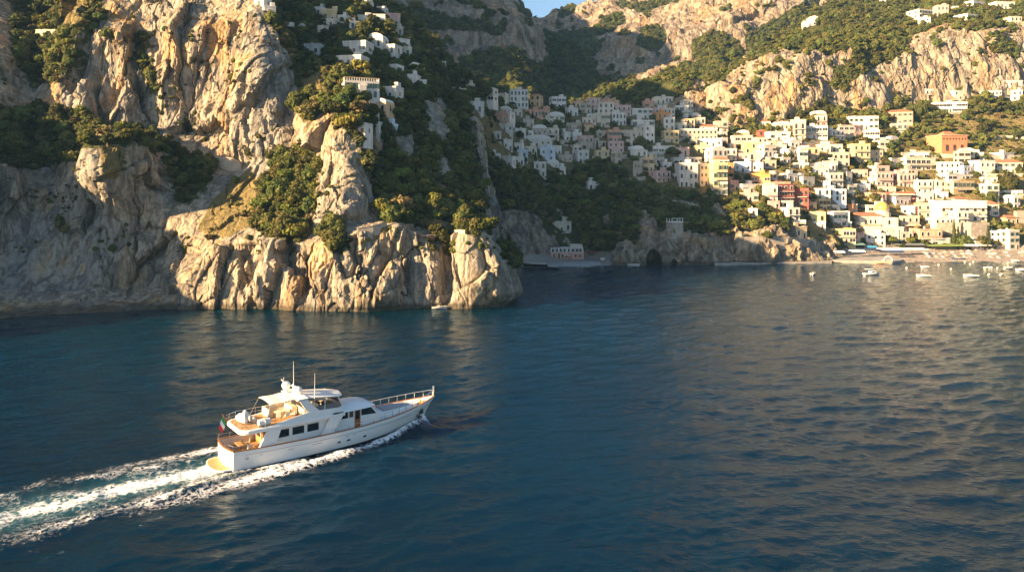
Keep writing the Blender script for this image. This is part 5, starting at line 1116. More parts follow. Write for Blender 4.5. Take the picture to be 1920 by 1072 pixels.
# ------------------------------------------------------------------ trees and shrubs
def leaf_mat(name, c1, c2):
    m = bpy.data.materials.new(name); m.use_nodes = True; t = m.node_tree; N = t.nodes; L = t.links; b = N['Principled BSDF']
    b.inputs['Roughness'].default_value = .75; b.inputs['Specular IOR Level'].default_value = .15
    at = N.new('ShaderNodeAttribute'); at.attribute_name = 'tone'
    mx = N.new('ShaderNodeMix'); mx.data_type = 'RGBA'; mx.inputs[6].default_value = (*c1, 1); mx.inputs[7].default_value = (*c2, 1); L.new(at.outputs['Fac'], mx.inputs[0])
    oi = N.new('ShaderNodeObjectInfo'); hs = N.new('ShaderNodeHueSaturation')
    a = N.new('ShaderNodeMapRange'); a.inputs[3].default_value = .455; a.inputs[4].default_value = .53; L.new(oi.outputs['Random'], a.inputs[0]); L.new(a.outputs[0], hs.inputs['Hue'])
    wn = N.new('ShaderNodeTexWhiteNoise'); wn.noise_dimensions = '1D'; L.new(oi.outputs['Random'], wn.inputs['W'])
    c = N.new('ShaderNodeMapRange'); c.inputs[3].default_value = .5; c.inputs[4].default_value = 1.65; L.new(wn.outputs['Value'], c.inputs[0]); L.new(c.outputs[0], hs.inputs['Value'])
    L.new(mx.outputs[2], hs.inputs['Color']); L.new(hs.outputs[0], b.inputs['Base Color'])
    tr = N.new('ShaderNodeBsdfTranslucent'); L.new(hs.outputs[0], tr.inputs[0]); ms = N.new('ShaderNodeMixShader'); ms.inputs[0].default_value = .22
    L.new(b.outputs[0], ms.inputs[1]); L.new(tr.outputs[0], ms.inputs[2]); L.new(ms.outputs[0], N['Material Output'].inputs[0]); return m
ML = {'pine': leaf_mat('pine needles', (.060, .080, .016), (.150, .150, .028)), 'broad': leaf_mat('broad leaves', (.045, .065, .018), (.120, .122, .032)), 'scrub': leaf_mat('scrub leaves', (.065, .070, .022), (.160, .140, .050)), 'cypress': leaf_mat('cypress leaves', (.028, .045, .016), (.060, .078, .024))}
Mbark = mat('bark', (.13, .09, .06), .95, vary=.3, vscale=3)
def crown_mesh(kind, seed, n=620):
    r = np.random.default_rng(seed); lob = []
    if kind == 'pine':
        for k in range(9): a = k * 2.4; d = .62 * math.sqrt(k / 9); lob.append((d * math.cos(a), d * math.sin(a), .95 + r.uniform(-.16, .16), r.uniform(.34, .48), r.uniform(.20, .28)))
    elif kind == 'broad':
        for k in range(12): a = k * 2.4 + r.uniform(-.3, .3); z = .35 + .95 * (k / 12); d = .55 * math.sin(min(1, (k + 3) / 13) * 3.0); lob.append((d * math.cos(a), d * math.sin(a), z, r.uniform(.36, .5), r.uniform(.32, .44)))
    elif kind == 'scrub':
        for k in range(8): a = k * 2.4; d = .6 * math.sqrt(k / 8); lob.append((d * math.cos(a), d * math.sin(a), .3 + r.uniform(-.1, .25), r.uniform(.3, .48), r.uniform(.24, .4)))
    else:
        for k in range(8): z = .3 + k * .42; rad = .42 * (1 - (k / 8.5) ** 2) + .08; lob.append((r.uniform(-.06, .06), r.uniform(-.06, .06), z, rad, .42))
    V, Fc, T = [], [], []
    for li, (x, y, z, rh, rv) in enumerate(lob):
        tone = r.uniform(.0, 1.0); m = max(20, int(n * rh * rh / sum(l[3] ** 2 for l in lob)))
        for q in range(m):
            d = r.normal(size=3); d /= np.linalg.norm(d); d[2] = d[2] * .9 + .12
            p = np.array([x, y, z]) + d * np.array([rh, rh, rv]) * r.uniform(.78, 1.12)
            nn = d + r.normal(size=3) * .55; nn /= np.linalg.norm(nn)
            u = np.cross(nn, [0, 0, 1.0]) + 1e-3; u /= np.linalg.norm(u); v = np.cross(nn, u); s = r.uniform(.055, .12)
            a = r.uniform(0, 6.28); u, v = u * math.cos(a) + v * math.sin(a), v * math.cos(a) - u * math.sin(a)
            b = len(V); V += [p - u * s - v * s * .7, p + u * s - v * s * .6, p + u * s * .8 + v * s * .8 + nn * s * .3, p - u * s * .9 + v * s * .7]; Fc.append((b, b + 1, b + 2, b + 3)); T += [min(1, max(0, tone + r.uniform(-.35, .35)))] * 4
        # dense inside of the lobe
        b = len(V); R_, S_ = 6, 8
        for i in range(R_ + 1):
            for j in range(S_):
                th, ph = math.pi * i / R_, 6.283 * j / S_; q = r.uniform(.72, .9); V.append(np.array([x + rh * q * math.sin(th) * math.cos(ph), y + rh * q * math.sin(th) * math.sin(ph), z + rv * q * math.cos(th)])); T.append(min(1, max(0, tone + r.uniform(-.3, .3))))
        for i in range(R_):
            for j in range(S_): Fc.append((b + i * S_ + j, b + i * S_ + (j + 1) % S_, b + (i + 1) * S_ + (j + 1) % S_, b + (i + 1) * S_ + j))
    me = bpy.data.meshes.new('crown'); me.from_pydata([tuple(v) for v in V], [], Fc); at = me.attributes.new('tone', 'FLOAT', 'POINT'); at.data.foreach_set('value', T); me.materials.append(ML[kind]); me.update(); return me
def trunk_mesh(kind, seed):
    r = random.Random(seed); m = MB(); top = {'pine': .85, 'broad': .55, 'scrub': .25, 'cypress': .5}[kind]; r0 = {'pine': .075, 'broad': .085, 'scrub': .05, 'cypress': .07}[kind]
    lean = r.uniform(-.1, .1); m.tube([(0, 0, -.35), (lean * .3, 0, top * .4), (lean, .02, top)], r0, 7, r1=r0 * .55)
    for k in range(5 if kind != 'cypress' else 1):
        a = k * 1.26 + r.uniform(-.3, .3); z = top * r.uniform(.55, .95); m.tube([(lean * z / top, 0, z), (.22 * math.cos(a), .22 * math.sin(a), z + .18), (.45 * math.cos(a), .45 * math.sin(a), z + .3)], r0 * .5, 5, r1=r0 * .2)
    return m.mesh('trunk', [Mbark])
KINDS = ('pine', 'broad', 'scrub', 'cypress')
CROWN = {k: [crown_mesh(k, 10 * i + j) for j in range(3)] for i, k in enumerate(KINDS)}
TRUNK = {k: [trunk_mesh(k, j) for j in range(2)] for k in KINDS}
NAME = {'pine': ('pine_tree', 'umbrella pine', 'tree'), 'broad': ('broadleaf_tree', 'round-crowned tree', 'tree'), 'scrub': ('shrub', 'low rounded shrub', 'shrub'), 'cypress': ('cypress_tree', 'narrow cypress', 'tree')}
PROTO = {}
TREES = []
def tree(kind, px, py, rad, trees, group, hscale=1.0, label=None, force=False):
    h_ = hit(px, py, trees)
    if h_ is None: return
    p = h_[0]
    if not force and not free(p.x, p.y, -1.0): return
    nm, noun, cat = NAME[kind]
    o = empty(nm, (p.x, p.y + rad * .25, p.z - .1), rnd.uniform(0, 6.28)); o['category'] = cat; o['group'] = group; s = rad * rnd.uniform(.9, 1.1); o.scale = (s, s, s * hscale)
    for src in (CROWN[kind][rnd.randrange(3)], TRUNK[kind][rnd.randrange(2)]):
        if src.name not in PROTO: PROTO[src.name] = bpy.data.objects.new(src.name.split('.')[0], src); c = PROTO[src.name]
        else: c = PROTO[src.name].copy()
        COL.objects.link(c); c.parent = o
    TREES.append((p.x, p.y, rad))
    size = 'big' if rad * F / p.y > 22 else 'small' if rad * F / p.y < 11 else 'middle-sized'
    if label: o['label'] = label
    else: want_label(o, size + ' ' + ('green' if kind != 'cypress' else 'dark green'), px, py - rad * F / p.y, noun)
# trees one can pick out (photo place of the foot, radius in photo pixels)
HT = 'B 735 128 34|P 680 142 20|B 1 1 1'
def pick(kind, px, py, rpx, trees, group, hs=1.0, label=None):
    h_ = hit(px, py, trees)
    if h_: tree(kind, px, py, rpx * h_[0].y / F, trees, group, hs, label, True)
HD = [T_head]; TD = [T_town]; g1, g2 = 'trees on the headland', 'trees among the town houses'
for k, x, y, r_, hs, l in [
 ('pine', 915, 447, 22, 1.3, 'bright green umbrella pine standing alone at the tip of the headland'), ('cypress', 877, 440, 6, 1.3, 'thin cypress standing on the tip of the headland above the sea'), ('broad', 889, 440, 8, .9, 'small round tree between the thin cypress and the lone umbrella pine'),
 ('pine', 678, 145, 21, 1.1, 'rounded yellow-green umbrella pine directly above the big white villa'), ('broad', 702, 190, 15, 1.0, 'round dark tree in front of the big white villa'), ('broad', 574, 36, 19, 1.1, 'big olive-brown tree on the garden terrace beside the uppermost villas'),
 ('pine', 660, 238, 30, .7, 'wide flat umbrella pine over the white house below the villa'), ('pine', 690, 222, 26, .75, None), ('pine', 640, 232, 20, .7, None), ('pine', 772, 235, 20, 1.0, 'golden umbrella pine on the rim of the shaded rock pillar face'), ('pine', 790, 245, 16, .9, None),
 ('pine', 745, 315, 22, 1.25, 'tall golden-green pine in the steep wood right of the rock spur'), ('pine', 752, 345, 20, 1.2, None), ('pine', 760, 375, 20, 1.1, None), ('pine', 716, 408, 24, 1.1, 'broad sunlit pine at the foot of the steep wood above the sea cliff'), ('pine', 740, 404, 18, 1.0, None), ('pine', 812, 395, 20, 1.3, 'leaning sunlit pine at the right edge of the steep wood'), ('pine', 820, 370, 16, 1.1, None),
 ('broad', 510, 300, 17, 1.0, 'round bush tree at the foot of the pale cliff wall'), ('broad', 540, 320, 22, 1.1, None), ('broad', 560, 345, 22, 1.1, None), ('broad', 520, 375, 24, 1.1, None), ('broad', 550, 390, 26, 1.1, None), ('broad', 500, 430, 22, 1.0, None), ('broad', 530, 440, 26, 1.0, None), ('broad', 565, 448, 20, 1.0, None), ('broad', 580, 400, 18, 1.1, None),
 ('broad', 620, 425, 20, 1.0, None), ('broad', 635, 470, 14, 1.1, None), ('scrub', 395, 448, 12, 1.0, 'small green shrub alone on the dry grass slope'), ('broad', 640, 205, 22, 1.0, None), ('broad', 615, 215, 20, 1.0, None), ('broad', 655, 180, 14, 1.0, None), ('broad', 200, 75, 16, 1.0, None), ('broad', 160, 265, 18, .9, None), ('broad', 440, 345, 10, 1.0, None), ('broad', 270, 275, 14, .9, None), ('broad', 295, 270, 12, 1.0, None),
 ('pine', 600, 80, 10, 1.0, None), ('broad', 590, 90, 12, 1.0, None), ('broad', 545, 78, 12, 1.0, None), ('broad', 655, 50, 12, 1.0, None), ('broad', 775, 45, 14, .8, 'rusty round tree at the outer edge of the uppermost villas'), ('broad', 726, 152, 14, 1.1, None)]:
    pick(k, x, y, r_, HD, g1, hs, l)
for k, x, y, r_, hs, l in [
 ('pine', 1673, 462, 11, 1.3, 'dark rounded pine before the church on the beach promenade'), ('pine', 1710, 463, 12, 1.3, 'paler umbrella pine on the promenade in front of the salmon houses'), ('pine', 1732, 466, 15, .9, 'low wide pine at the landing end of the beach promenade'), ('broad', 1692, 465, 9, .8, None), ('cypress', 1790, 462, 8, 2.0, 'tall dark conifer before the retaining wall behind the beach'), ('cypress', 1798, 465, 8, 1.6, None), ('broad', 1808, 466, 17, 1.0, 'round bright green tree behind the beach'), ('broad', 1845, 466, 19, .8, 'wide bright green tree behind the beach'), ('broad', 1860, 467, 14, .8, None), ('cypress', 1853, 452, 6, 1.5, None),
 ('broad', 1895, 358, 20, 1.1, 'big round tree on the terraces at the town edge'), ('broad', 1858, 380, 15, 1.0, None), ('broad', 1850, 398, 14, .8, None), ('broad', 1865, 424, 10, .9, None), ('broad', 1880, 350, 10, .8, None), ('broad', 1726, 222, 14, 1.5, 'tall dark green tree below the upper cliff band beside the white house'), ('broad', 1710, 195, 8, 1.0, None), ('broad', 1780, 188, 10, 1.0, None), ('broad', 1832, 188, 9, 1.1, None),
 ('broad', 1287, 375, 11, 1.2, 'dark round tree beneath the white tenement'), ('broad', 1352, 382, 12, 1.0, 'dark round tree beneath the ochre tenement'), ('broad', 1380, 382, 12, 1.1, None), ('broad', 1434, 384, 9, 1.3, None), ('broad', 1472, 435, 13, 1.0, None), ('broad', 1440, 448, 13, .8, None), ('pine', 1345, 440, 26, .8, 'wide yellow-topped pine on the cliff edge left of the long sea wall'), ('pine', 1310, 432, 16, .9, None), ('pine', 1360, 448, 20, .7, None), ('broad', 1640, 382, 14, 1.0, None), ('broad', 1655, 325, 14, 1.0, None), ('broad', 1590, 385, 8, 1.1, None), ('broad', 1480, 300, 12, .9, None), ('broad', 1540, 305, 11, .9, None), ('broad', 1360, 292, 12, .8, None), ('broad', 1240, 255, 14, .9, None), ('broad', 1260, 290, 14, .7, None), ('broad', 1150, 240, 10, .9, None), ('broad', 900, 300, 20, 1.0, None), ('pine', 905, 310, 18, .9, None), ('cypress', 1120, 300, 7, 1.6, None)]:
    pick(k, x, y, r_, TD, g2, hs, l)
def visible(P, eps=4.0):
    d = Vector(P) - Vector((0, 0, CAMH)); h_ = hit(*[float(v) for v in proj(np.array(P)[None])[0:2]][:2]) if False else None
    o = Vector((0, 0, CAMH)); n = d.normalized()
    for t in GROUND:
        l, _, _, dist = t.ray_cast(o, n)
        if l is not None and dist < d.length - eps: return False
    return True
def sample(G, V, n, px_min, sel, rs, thr=.5, keep=None, check=True, jit=True):
    """vertices of a sheet where plants grow, kept apart in the picture"""
    px, py = proj(G); ok = (V > thr) & sel(px, py, G); ids = np.argwhere(ok); rs.shuffle(ids); out = []; grid_ = {} if keep is None else keep
    for i, j in ids:
        if len(out) >= n: break
        x, y = px[i, j], py[i, j]; c = (int(x // px_min), int(y // (px_min * .7)))
        if any((c[0] + a, c[1] + b) in grid_ for a in (0, 1, -1) for b in (0,)) if px_min > 3 else c in grid_: continue
        P = G[i, j]
        if check and not visible(P): continue
        if not free(P[0], P[1], -.5): continue
        grid_[c] = 1; out.append(P)
    return out
rs = np.random.default_rng(4)
vis = lambda px, py, G: (px > -10) & (px < 2090) & (py > -25) & (py < 600) & (G[..., 2] > 4)
keep = {}
for P in sample(HEAD_G, HEAD_VEG, 95, 17, vis, rs, .55, keep):
    q = proj(np.array(P)[None]); k = rnd.choice(['broad', 'broad', 'pine', 'scrub', 'broad']); tree(k, float(q[0][0]), float(q[1][0]), rnd.uniform(9, 17) * P[1] / F * (.8 if k == 'scrub' else 1), HD, g1, rnd.uniform(.8, 1.15))
keep2 = {}
for P in sample(TOWN_G, TOWN_VEG, 105, 12, lambda a, b, G: vis(a, b, G) & (a > 870), rs, .5, keep2):
    q = proj(np.array(P)[None]); k = rnd.choice(['broad', 'broad', 'pine', 'scrub', 'broad', 'cypress']); tree(k, float(q[0][0]), float(q[1][0]), rnd.uniform(6, 11) * P[1] / F * (.6 if k == 'cypress' else 1), TD, g2, rnd.uniform(.8, 1.2))
flush_labels()
# ---- the mass of shrubs and woods nobody could count: instanced crowns on points, one object per wood
def wood(name, pts, rad, rs, mix=(0, 1, 2)):
    me = bpy.data.meshes.new(name); me.from_pydata([tuple(p) for p in pts], [], [])
    n = len(pts); a = me.attributes.new('size', 'FLOAT', 'POINT'); a.data.foreach_set('value', (rad * rs.lognormal(0, .33, n)).astype(np.float32)); a = me.attributes.new('turn', 'FLOAT', 'POINT'); a.data.foreach_set('value', rs.uniform(0, 6.28, n).astype(np.float32)); a = me.attributes.new('kind', 'INT', 'POINT'); a.data.foreach_set('value', rs.choice(mix, n).astype(np.int32))
    o = bpy.data.objects.new(name, me); COL.objects.link(o); tag(o, kind='stuff')
    ng = bpy.data.node_groups.new(name, 'GeometryNodeTree'); ng.interface.new_socket('Geometry', in_out='INPUT', socket_type='NodeSocketGeometry'); ng.interface.new_socket('Geometry', in_out='OUTPUT', socket_type='NodeSocketGeometry')
    N = ng.nodes; L = ng.links; gi = N.new('NodeGroupInput'); go = N.new('NodeGroupOutput')
    g2i = N.new('GeometryNodeGeometryToInstance')
    for nm in WOOD_PROTO:
        oi = N.new('GeometryNodeObjectInfo'); oi.inputs[0].default_value = nm; oi.inputs['As Instance'].default_value = False; oi.transform_space = 'ORIGINAL'; L.new(oi.outputs['Geometry'], g2i.inputs[0])
    ip = N.new('GeometryNodeInstanceOnPoints'); L.new(gi.outputs[0], ip.inputs['Points']); L.new(g2i.outputs[0], ip.inputs['Instance']); ip.inputs['Pick Instance'].default_value = True
    def attr(nm, t):
        x = N.new('GeometryNodeInputNamedAttribute'); x.data_type = t; x.inputs['Name'].default_value = nm; return x.outputs['Attribute']
    L.new(attr('kind', 'INT'), ip.inputs['Instance Index']); cx = N.new('ShaderNodeCombineXYZ'); L.new(attr('turn', 'FLOAT'), cx.inputs[2])
    er = N.new('FunctionNodeEulerToRotation'); L.new(cx.outputs[0], er.inputs[0]); L.new(er.outputs[0], ip.inputs['Rotation']); cs = N.new('ShaderNodeCombineXYZ'); sz = attr('size', 'FLOAT'); [L.new(sz, cs.inputs[i]) for i in range(3)]; L.new(cs.outputs[0], ip.inputs['Scale'])
    L.new(ip.outputs[0], go.inputs[0]); md = o.modifiers.new('scatter', 'NODES'); md.node_group = ng; return o
WOOD_PROTO = [PROTO[CROWN[k][j].name] for k, j in (('pine', 0), ('broad', 0), ('broad', 1), ('scrub', 0), ('scrub', 1)) if CROWN[k][j].name in PROTO]
def lift(P, r_): return [(p[0], p[1] + r_ * .2, p[2] - r_ * .15) for p in P]
townm = lambda a, b: inpoly(a, b, TOWNPOLY)
rr_ = lambda a: rs.random(a.shape)
wood('shrubbery', lift(sample(HEAD_G, HEAD_VEG, 2300, 5.5, lambda a, b, G: vis(a, b, G) & (fbm(G.reshape(-1, 3) / 9 + 3, 3).reshape(a.shape) > -.28), rs, .5), 1.6), 1.55, rs, (1, 2, 1, 2, 3, 4, 0))
wood('undergrowth', lift(sample(HEAD_G, 1 - HEAD_VEG, 260, 9, lambda a, b, G: vis(a, b, G) & (G[..., 2] > 12) & (fbm(G.reshape(-1, 3) / 11 + 3, 3).reshape(a.shape) > .25), rs, .5), .8), .65, rs, (3, 4, 2))
wood('woodland', lift(sample(TOWN_G, TOWN_VEG, 1700, 5, lambda a, b, G: vis(a, b, G) & (a > 800) & ~townm(a, b) & ((a < 1500) | (fbm(G.reshape(-1, 3) / 12 + 8, 3).reshape(a.shape) > -.12)), rs, .45), 1.8), 1.9, rs, (1, 2, 1, 2, 3, 4, 0))
wood('shrubbery', lift(sample(TOWN_G, TOWN_VEG, 900, 5, lambda a, b, G: vis(a, b, G) & townm(a, b) & (fbm(G.reshape(-1, 3) / 8 + 8, 3).reshape(a.shape) > .0), rs, .45), 1.2), 1.15, rs, (1, 2, 3, 4, 3))
wood('shrubbery', lift(sample(TOWN_G, np.where(TOWN_G[..., 2] > 20, 1.0, 0), 520, 7, lambda a, b, G: (a > 1560) & (a < 2060) & (b > 195) & (b < 330) & (fbm(G.reshape(-1, 3) / 13 + 8, 3).reshape(a.shape) > -.02), rs, .5), 1.4), 1.7, rs, (1, 2, 3, 4, 2))
wood('woodland', lift(sample(EAST[0], EAST[1], 4400, 3.6, lambda a, b, G: vis(a, b, G) & (fbm(G.reshape(-1, 3) / 20 + 8, 3).reshape(a.shape) > -.2), rs, .5), 1.5), 1.6, rs, (1, 2, 3, 4, 2))
wood('undergrowth', lift(sample(EAST[0], 1 - EAST[1], 160, 10, vis, rs, .5), 1), 1.0, rs, (3, 4))
wood('woodland', lift(sample(KNOB[0], KNOB[1], 500, 3.2, vis, rs, .4), 2), 1.5, rs, (1, 2, 3, 4))
wood('forest', lift(sample(WEST[0], WEST[1], 3600, 2.6, vis, rs, .5), 2), 1.7, rs, (1, 2, 3, 4, 2))
wood('forest', lift(sample(NORTH[0], NORTH[1], 3600, 2.6, lambda a, b, G: vis(a, b, G) & ((b > 75) | (rr_(a) < .25)), rs, .7), 2), 1.8, rs, (1, 2, 3, 4, 2))
# ------------------------------------------------------------------ boats, quay and beach
def at_water(px, py): Y = wl(py); return ((px - CX) / F * Y, Y)
def boat_hull(m, L, B, H, k=0, inner=1):
    rows = []; 
    for t in np.linspace(0, 1, 9):
        b = B / 2 * (1 - t ** 3.2) * (.85 + .15 * min(1, t * 4)); x = -L / 2 + L * t; z = H * (1 + .35 * t * t)
        rows.append([(x + .0, -b, z), (x - .02 * L * t, -b * .85, H * .3), (x - .06 * L * t, 0, -.25), (x - .02 * L * t, b * .85, H * .3), (x, b, z)])
    m.sheet(rows, k); m.add(rows[0], [(0, 1, 2, 3, 4)], k); m.sheet([[(p[0][0], p[0][1] * .88, p[0][2] - .02), (p[4][0], p[4][1] * .88, p[4][2] - .02 - .22 * H * 0)] for p in rows], inner)
    m.sheet([[r[0], (r[0][0], r[0][1] * .88, r[0][2] - .02)] for r in rows], k); m.sheet([[(r[4][0], r[4][1] * .88, r[4][2] - .02), r[4]] for r in rows], k)
Mhullw = mat('boat paint', (.80, .78, .74), .35); Mhullb = mat('blue boat paint', (.03, .06, .14), .35); Mhulld = mat('tarred planks', (.035, .025, .02), .6, vary=.2, vscale=2); Mdeckw = mat('boat deck', (.55, .45, .33), .7)
def boat(px, py, L, B, rz, label, hullm=None, cabin=None, z=0.0, ground=None, name='boat'):
    if ground: p = hit(px, py, ground)[0]; loc = (p.x, p.y, p.z + .2)
    else: x, y = at_water(px, py); loc = (x, y, z)
    o = empty(name, loc, rz); tag(o, label, 'boat', 'boats in the bay')
    m = MB(); boat_hull(m, L, B, .26 + .05 * L); m.build('hull', [hullm or Mhullw, Mdeckw], o)
    H = .26 + .05 * L
    if cabin == 'cabin':
        m = MB(); m.loft([[(x, y, zz) for x, y in ((-L * .16 + s, -B * .3 + s * .5), (L * .2 - s, -B * .3 + s * .5), (L * .26 - s, 0), (L * .2 - s, B * .3 - s * .5), (-L * .16 + s, B * .3 - s * .5))] for s, zz in ((0, H - .1), (.12, H + .75), (.2, H + .82))]); m.build('cabin', [Mhullw], o)
        m = MB(); m.box(-L * .1, L * .14, -B * .31, B * .31, H + .3, H + .62); m.build('window', [Mwin], o)
        m = MB(); m.box(-L * .42, L * .02, -B * .36, B * .36, H + 1.35, H + 1.42); m.build('sun_roof', [Mhullw], o)
        for a in (-L * .4, 0): 
            for b in (-B * .33, B * .33): MB().tube([(a, b, H - .1), (a, b, H + 1.36)], .03, 5).build('roof_post', [Msteel], o)
    elif cabin == 'open':
        MB().box(-L * .1, L * .02, -B * .3, B * .3, H - .1, H + .25).build('thwart', [Mdeckw], o); MB().bbox(-L * .5 - .22, -L * .5 - .02, -.15, .15, .05, H + .45, .04).build('outboard', [Mdark], o)
        MB().box(L * .1, L * .16, -B * .3, B * .3, H - .1, H + .2).build('thwart', [Mdeckw], o)
    elif cabin == 'cover': m = MB(); m.loft([[(-L * .45, y, H + .02) , (L * .4, y * .5, H + .1), (L * .4, y * .5, H + .12), (-L * .45, y, H + .04 + .2 * (1 - (y / (B * .45)) ** 2))] for y in np.linspace(-B * .42, B * .42, 5)]); m.build('cover', [Mcanvas], o)
    return o
boat(1635, 515, 5.6, 2.2, R(8), 'white motor cruiser with a cabin and sun roof moored off the quay', cabin='cabin')
boat(1731, 518, 4.6, 1.7, R(176), 'low white open boat moored between the cruiser and the blue-sterned boat', cabin='open')
boat(1820, 518, 4.6, 1.7, R(172), 'low white boat with a dark blue engine moored off the beach', cabin='open')
boat(1917, 507, 5.0, 1.9, R(180), 'white boat at the edge of the mooring field off the beach', cabin='open')
boat(1734, 501, 2.8, 1.2, R(170), 'tiny white dinghy floating just off the landing stage', cabin='open')
boat(1525, 514, 2.4, 1.5, R(40), 'small white dinghy alone on the dark water before the sea wall', cabin='open')
boat(1796, 487, 5.2, 2.0, R(178), 'white and blue boat drawn up at the water edge of the beach', cabin='open', hullm=Mhullb, z=.25)
boat(1903, 490, 3.0, 1.3, R(175), 'small white boat at the far end of the beach edge', cabin='open', z=.1)
boat(824, 578, 3.6, 1.5, R(12), 'small white boat at the foot of the headland sea cliff', cabin='open')
boat(1003, 501, 9.0, 3.0, R(172), 'dark tarred wooden fishing boat beached at the shaded cove', hullm=Mhulld, cabin='cover', z=.55)
boat(1035, 503, 4.6, 1.4, R(175), 'low dark rowing boat afloat beside the beached dark fishing boat', hullm=Mhulld, cabin='open')
boat(1130, 491, 3.6, 2.2, R(80), 'white motor boat standing on the slip of the shaded cove', cabin='cover', z=1.0)
boat(1655, 494, 7.0, 1.6, R(176), 'orange-pink launch tied at the end of the stone quay', hullm=mat('orange launch paint', (.70, .42, .26), .45), cabin='open', z=.1)
# buoys
Mbuoy = mat('buoy plastic', (.78, .70, .52), .5); bm = MB().lathe([(.08, -.2), (.3, -.05), (.36, .12), (.3, .3), (.1, .42), (.05, .55)], n=10).mesh('buoy', [Mbuoy])
BX = [(1846 + i * 1.9 + rnd.uniform(-.6, .6), 502.6 + rnd.uniform(-.6, .6)) for i in range(8)] + [(1870, 503.5), (1884, 502)] + [(1884 + i * 2.2, 503.8 - i * .25) for i in range(7)] + [(1783, 505), (1819, 496), (1825, 492), (1809, 491.5), (1854, 515), (1876, 515.5), (1878, 515), (1890, 493), (1760, 497), (1700, 503)]
for i, (px, py) in enumerate(BX):
    o = bpy.data.objects.new('buoy', bm); COL.objects.link(o); o.location = (*at_water(px, py), 0.02)
    o['category'] = 'buoy'; o['group'] = 'mooring buoys off the beach'
    o['label'] = 'pale round mooring buoy in the string of floats off the beach' if i < 17 else 'single pale mooring buoy riding apart from the strings of floats'
# quay and jetty
def slab(name, pts, z0, z1, material, label=None, cat=None, kind=None):
    c = np.mean(pts, 0); m = MB(); m.slab([(x - c[0], y - c[1]) for x, y in pts], z0, z1); o = m.build(name, [material], None); o.location = (c[0], c[1], 0); tag(o, label, cat, None, kind); return o
Mconc = mat('weathered concrete', (.30, .28, .25), .9, vary=.25, vscale=.4)
q = [at_water(1562, 492), at_water(1672, 494.5), at_water(1690, 493), at_water(1688, 489), (at_water(1690, 489)[0] - 4, 312), (at_water(1562, 489)[0], 312)]
slab('quay', q, -2, .95, Mconc, 'long low stone quay before the church end of the beach', 'quay')
slab('jetty', [at_water(1340, 497.5), at_water(1560, 493), at_water(1560, 491), at_water(1340, 495)], -2, .7, Mconc, 'narrow concrete walkway along the foot of the grey sea cliff', 'walkway')
slab('slipway', [at_water(1140, 494), at_water(1197, 499), at_water(1200, 497.5), at_water(1146, 491)], -1, .6, mat('pale slip', (.55, .52, .47), .9, vary=.15), 'pale concrete slipway at the right end of the shaded cove', 'slipway')
slab('slipway', [at_water(965, 500), at_water(1100, 500.2), at_water(1128, 496), at_water(1120, 489), at_water(970, 492)], -1, .35, mat('shingle', (.36, .34, .32), .95, vary=.3, vscale=.8), kind='structure').name = 'beach'
o = empty('landing_arch', (*at_water(1665, 494), 0)); tag(o, 'white arched landing frame standing at the corner of the quay', 'landing frame')
m = MB(); m.tube([(-1.6, 0, -.5), (-1.5, 0, 1.6), (-.9, 0, 2.5), (0, 0, 2.8), (.9, 0, 2.5), (1.5, 0, 1.6), (1.6, 0, -.5)], .2, 7); m.build('arch', [Mhullw], o); MB().box(-1.4, 2.6, .3, 2.2, .96, 1.15).build('deck', [Mdeckw], o)
# awnings and sheds along the promenade
Mblue = mat('blue awning', (.05, .28, .50), .7); Mnavy = mat('navy tarpaulin', (.03, .05, .10), .7); Mcanv2 = mat('white awning', (.76, .74, .70), .8)
def canopy(px, py, w, d, h, material, label, rz=0.0, peak=0.5, trees=None, name='canopy'):
    h_ = hit(px, py, trees or [T_town]); p = h_[0]; o = empty(name, (p.x, p.y, max(p.z, .9)), rz); tag(o, label, 'awning', 'awnings along the promenade')
    m = MB(); m.add([(-w / 2, 0, h), (w / 2, 0, h), (w / 2, d, h), (-w / 2, d, h), (-w / 2, d / 2, h + peak), (w / 2, d / 2, h + peak), (-w / 2, 0, h - .25), (w / 2, 0, h - .25)], [(0, 1, 5, 4), (2, 3, 4, 5), (1, 2, 5), (3, 0, 4), (6, 7, 1, 0)]); m.build('cover', [material], o)
    for x in (-w / 2 + .1, w / 2 - .1):
        for y in (.1, d - .1): MB().tube([(x, y, 0), (x, y, h)], .05, 5).build('post', [Msteel], o)
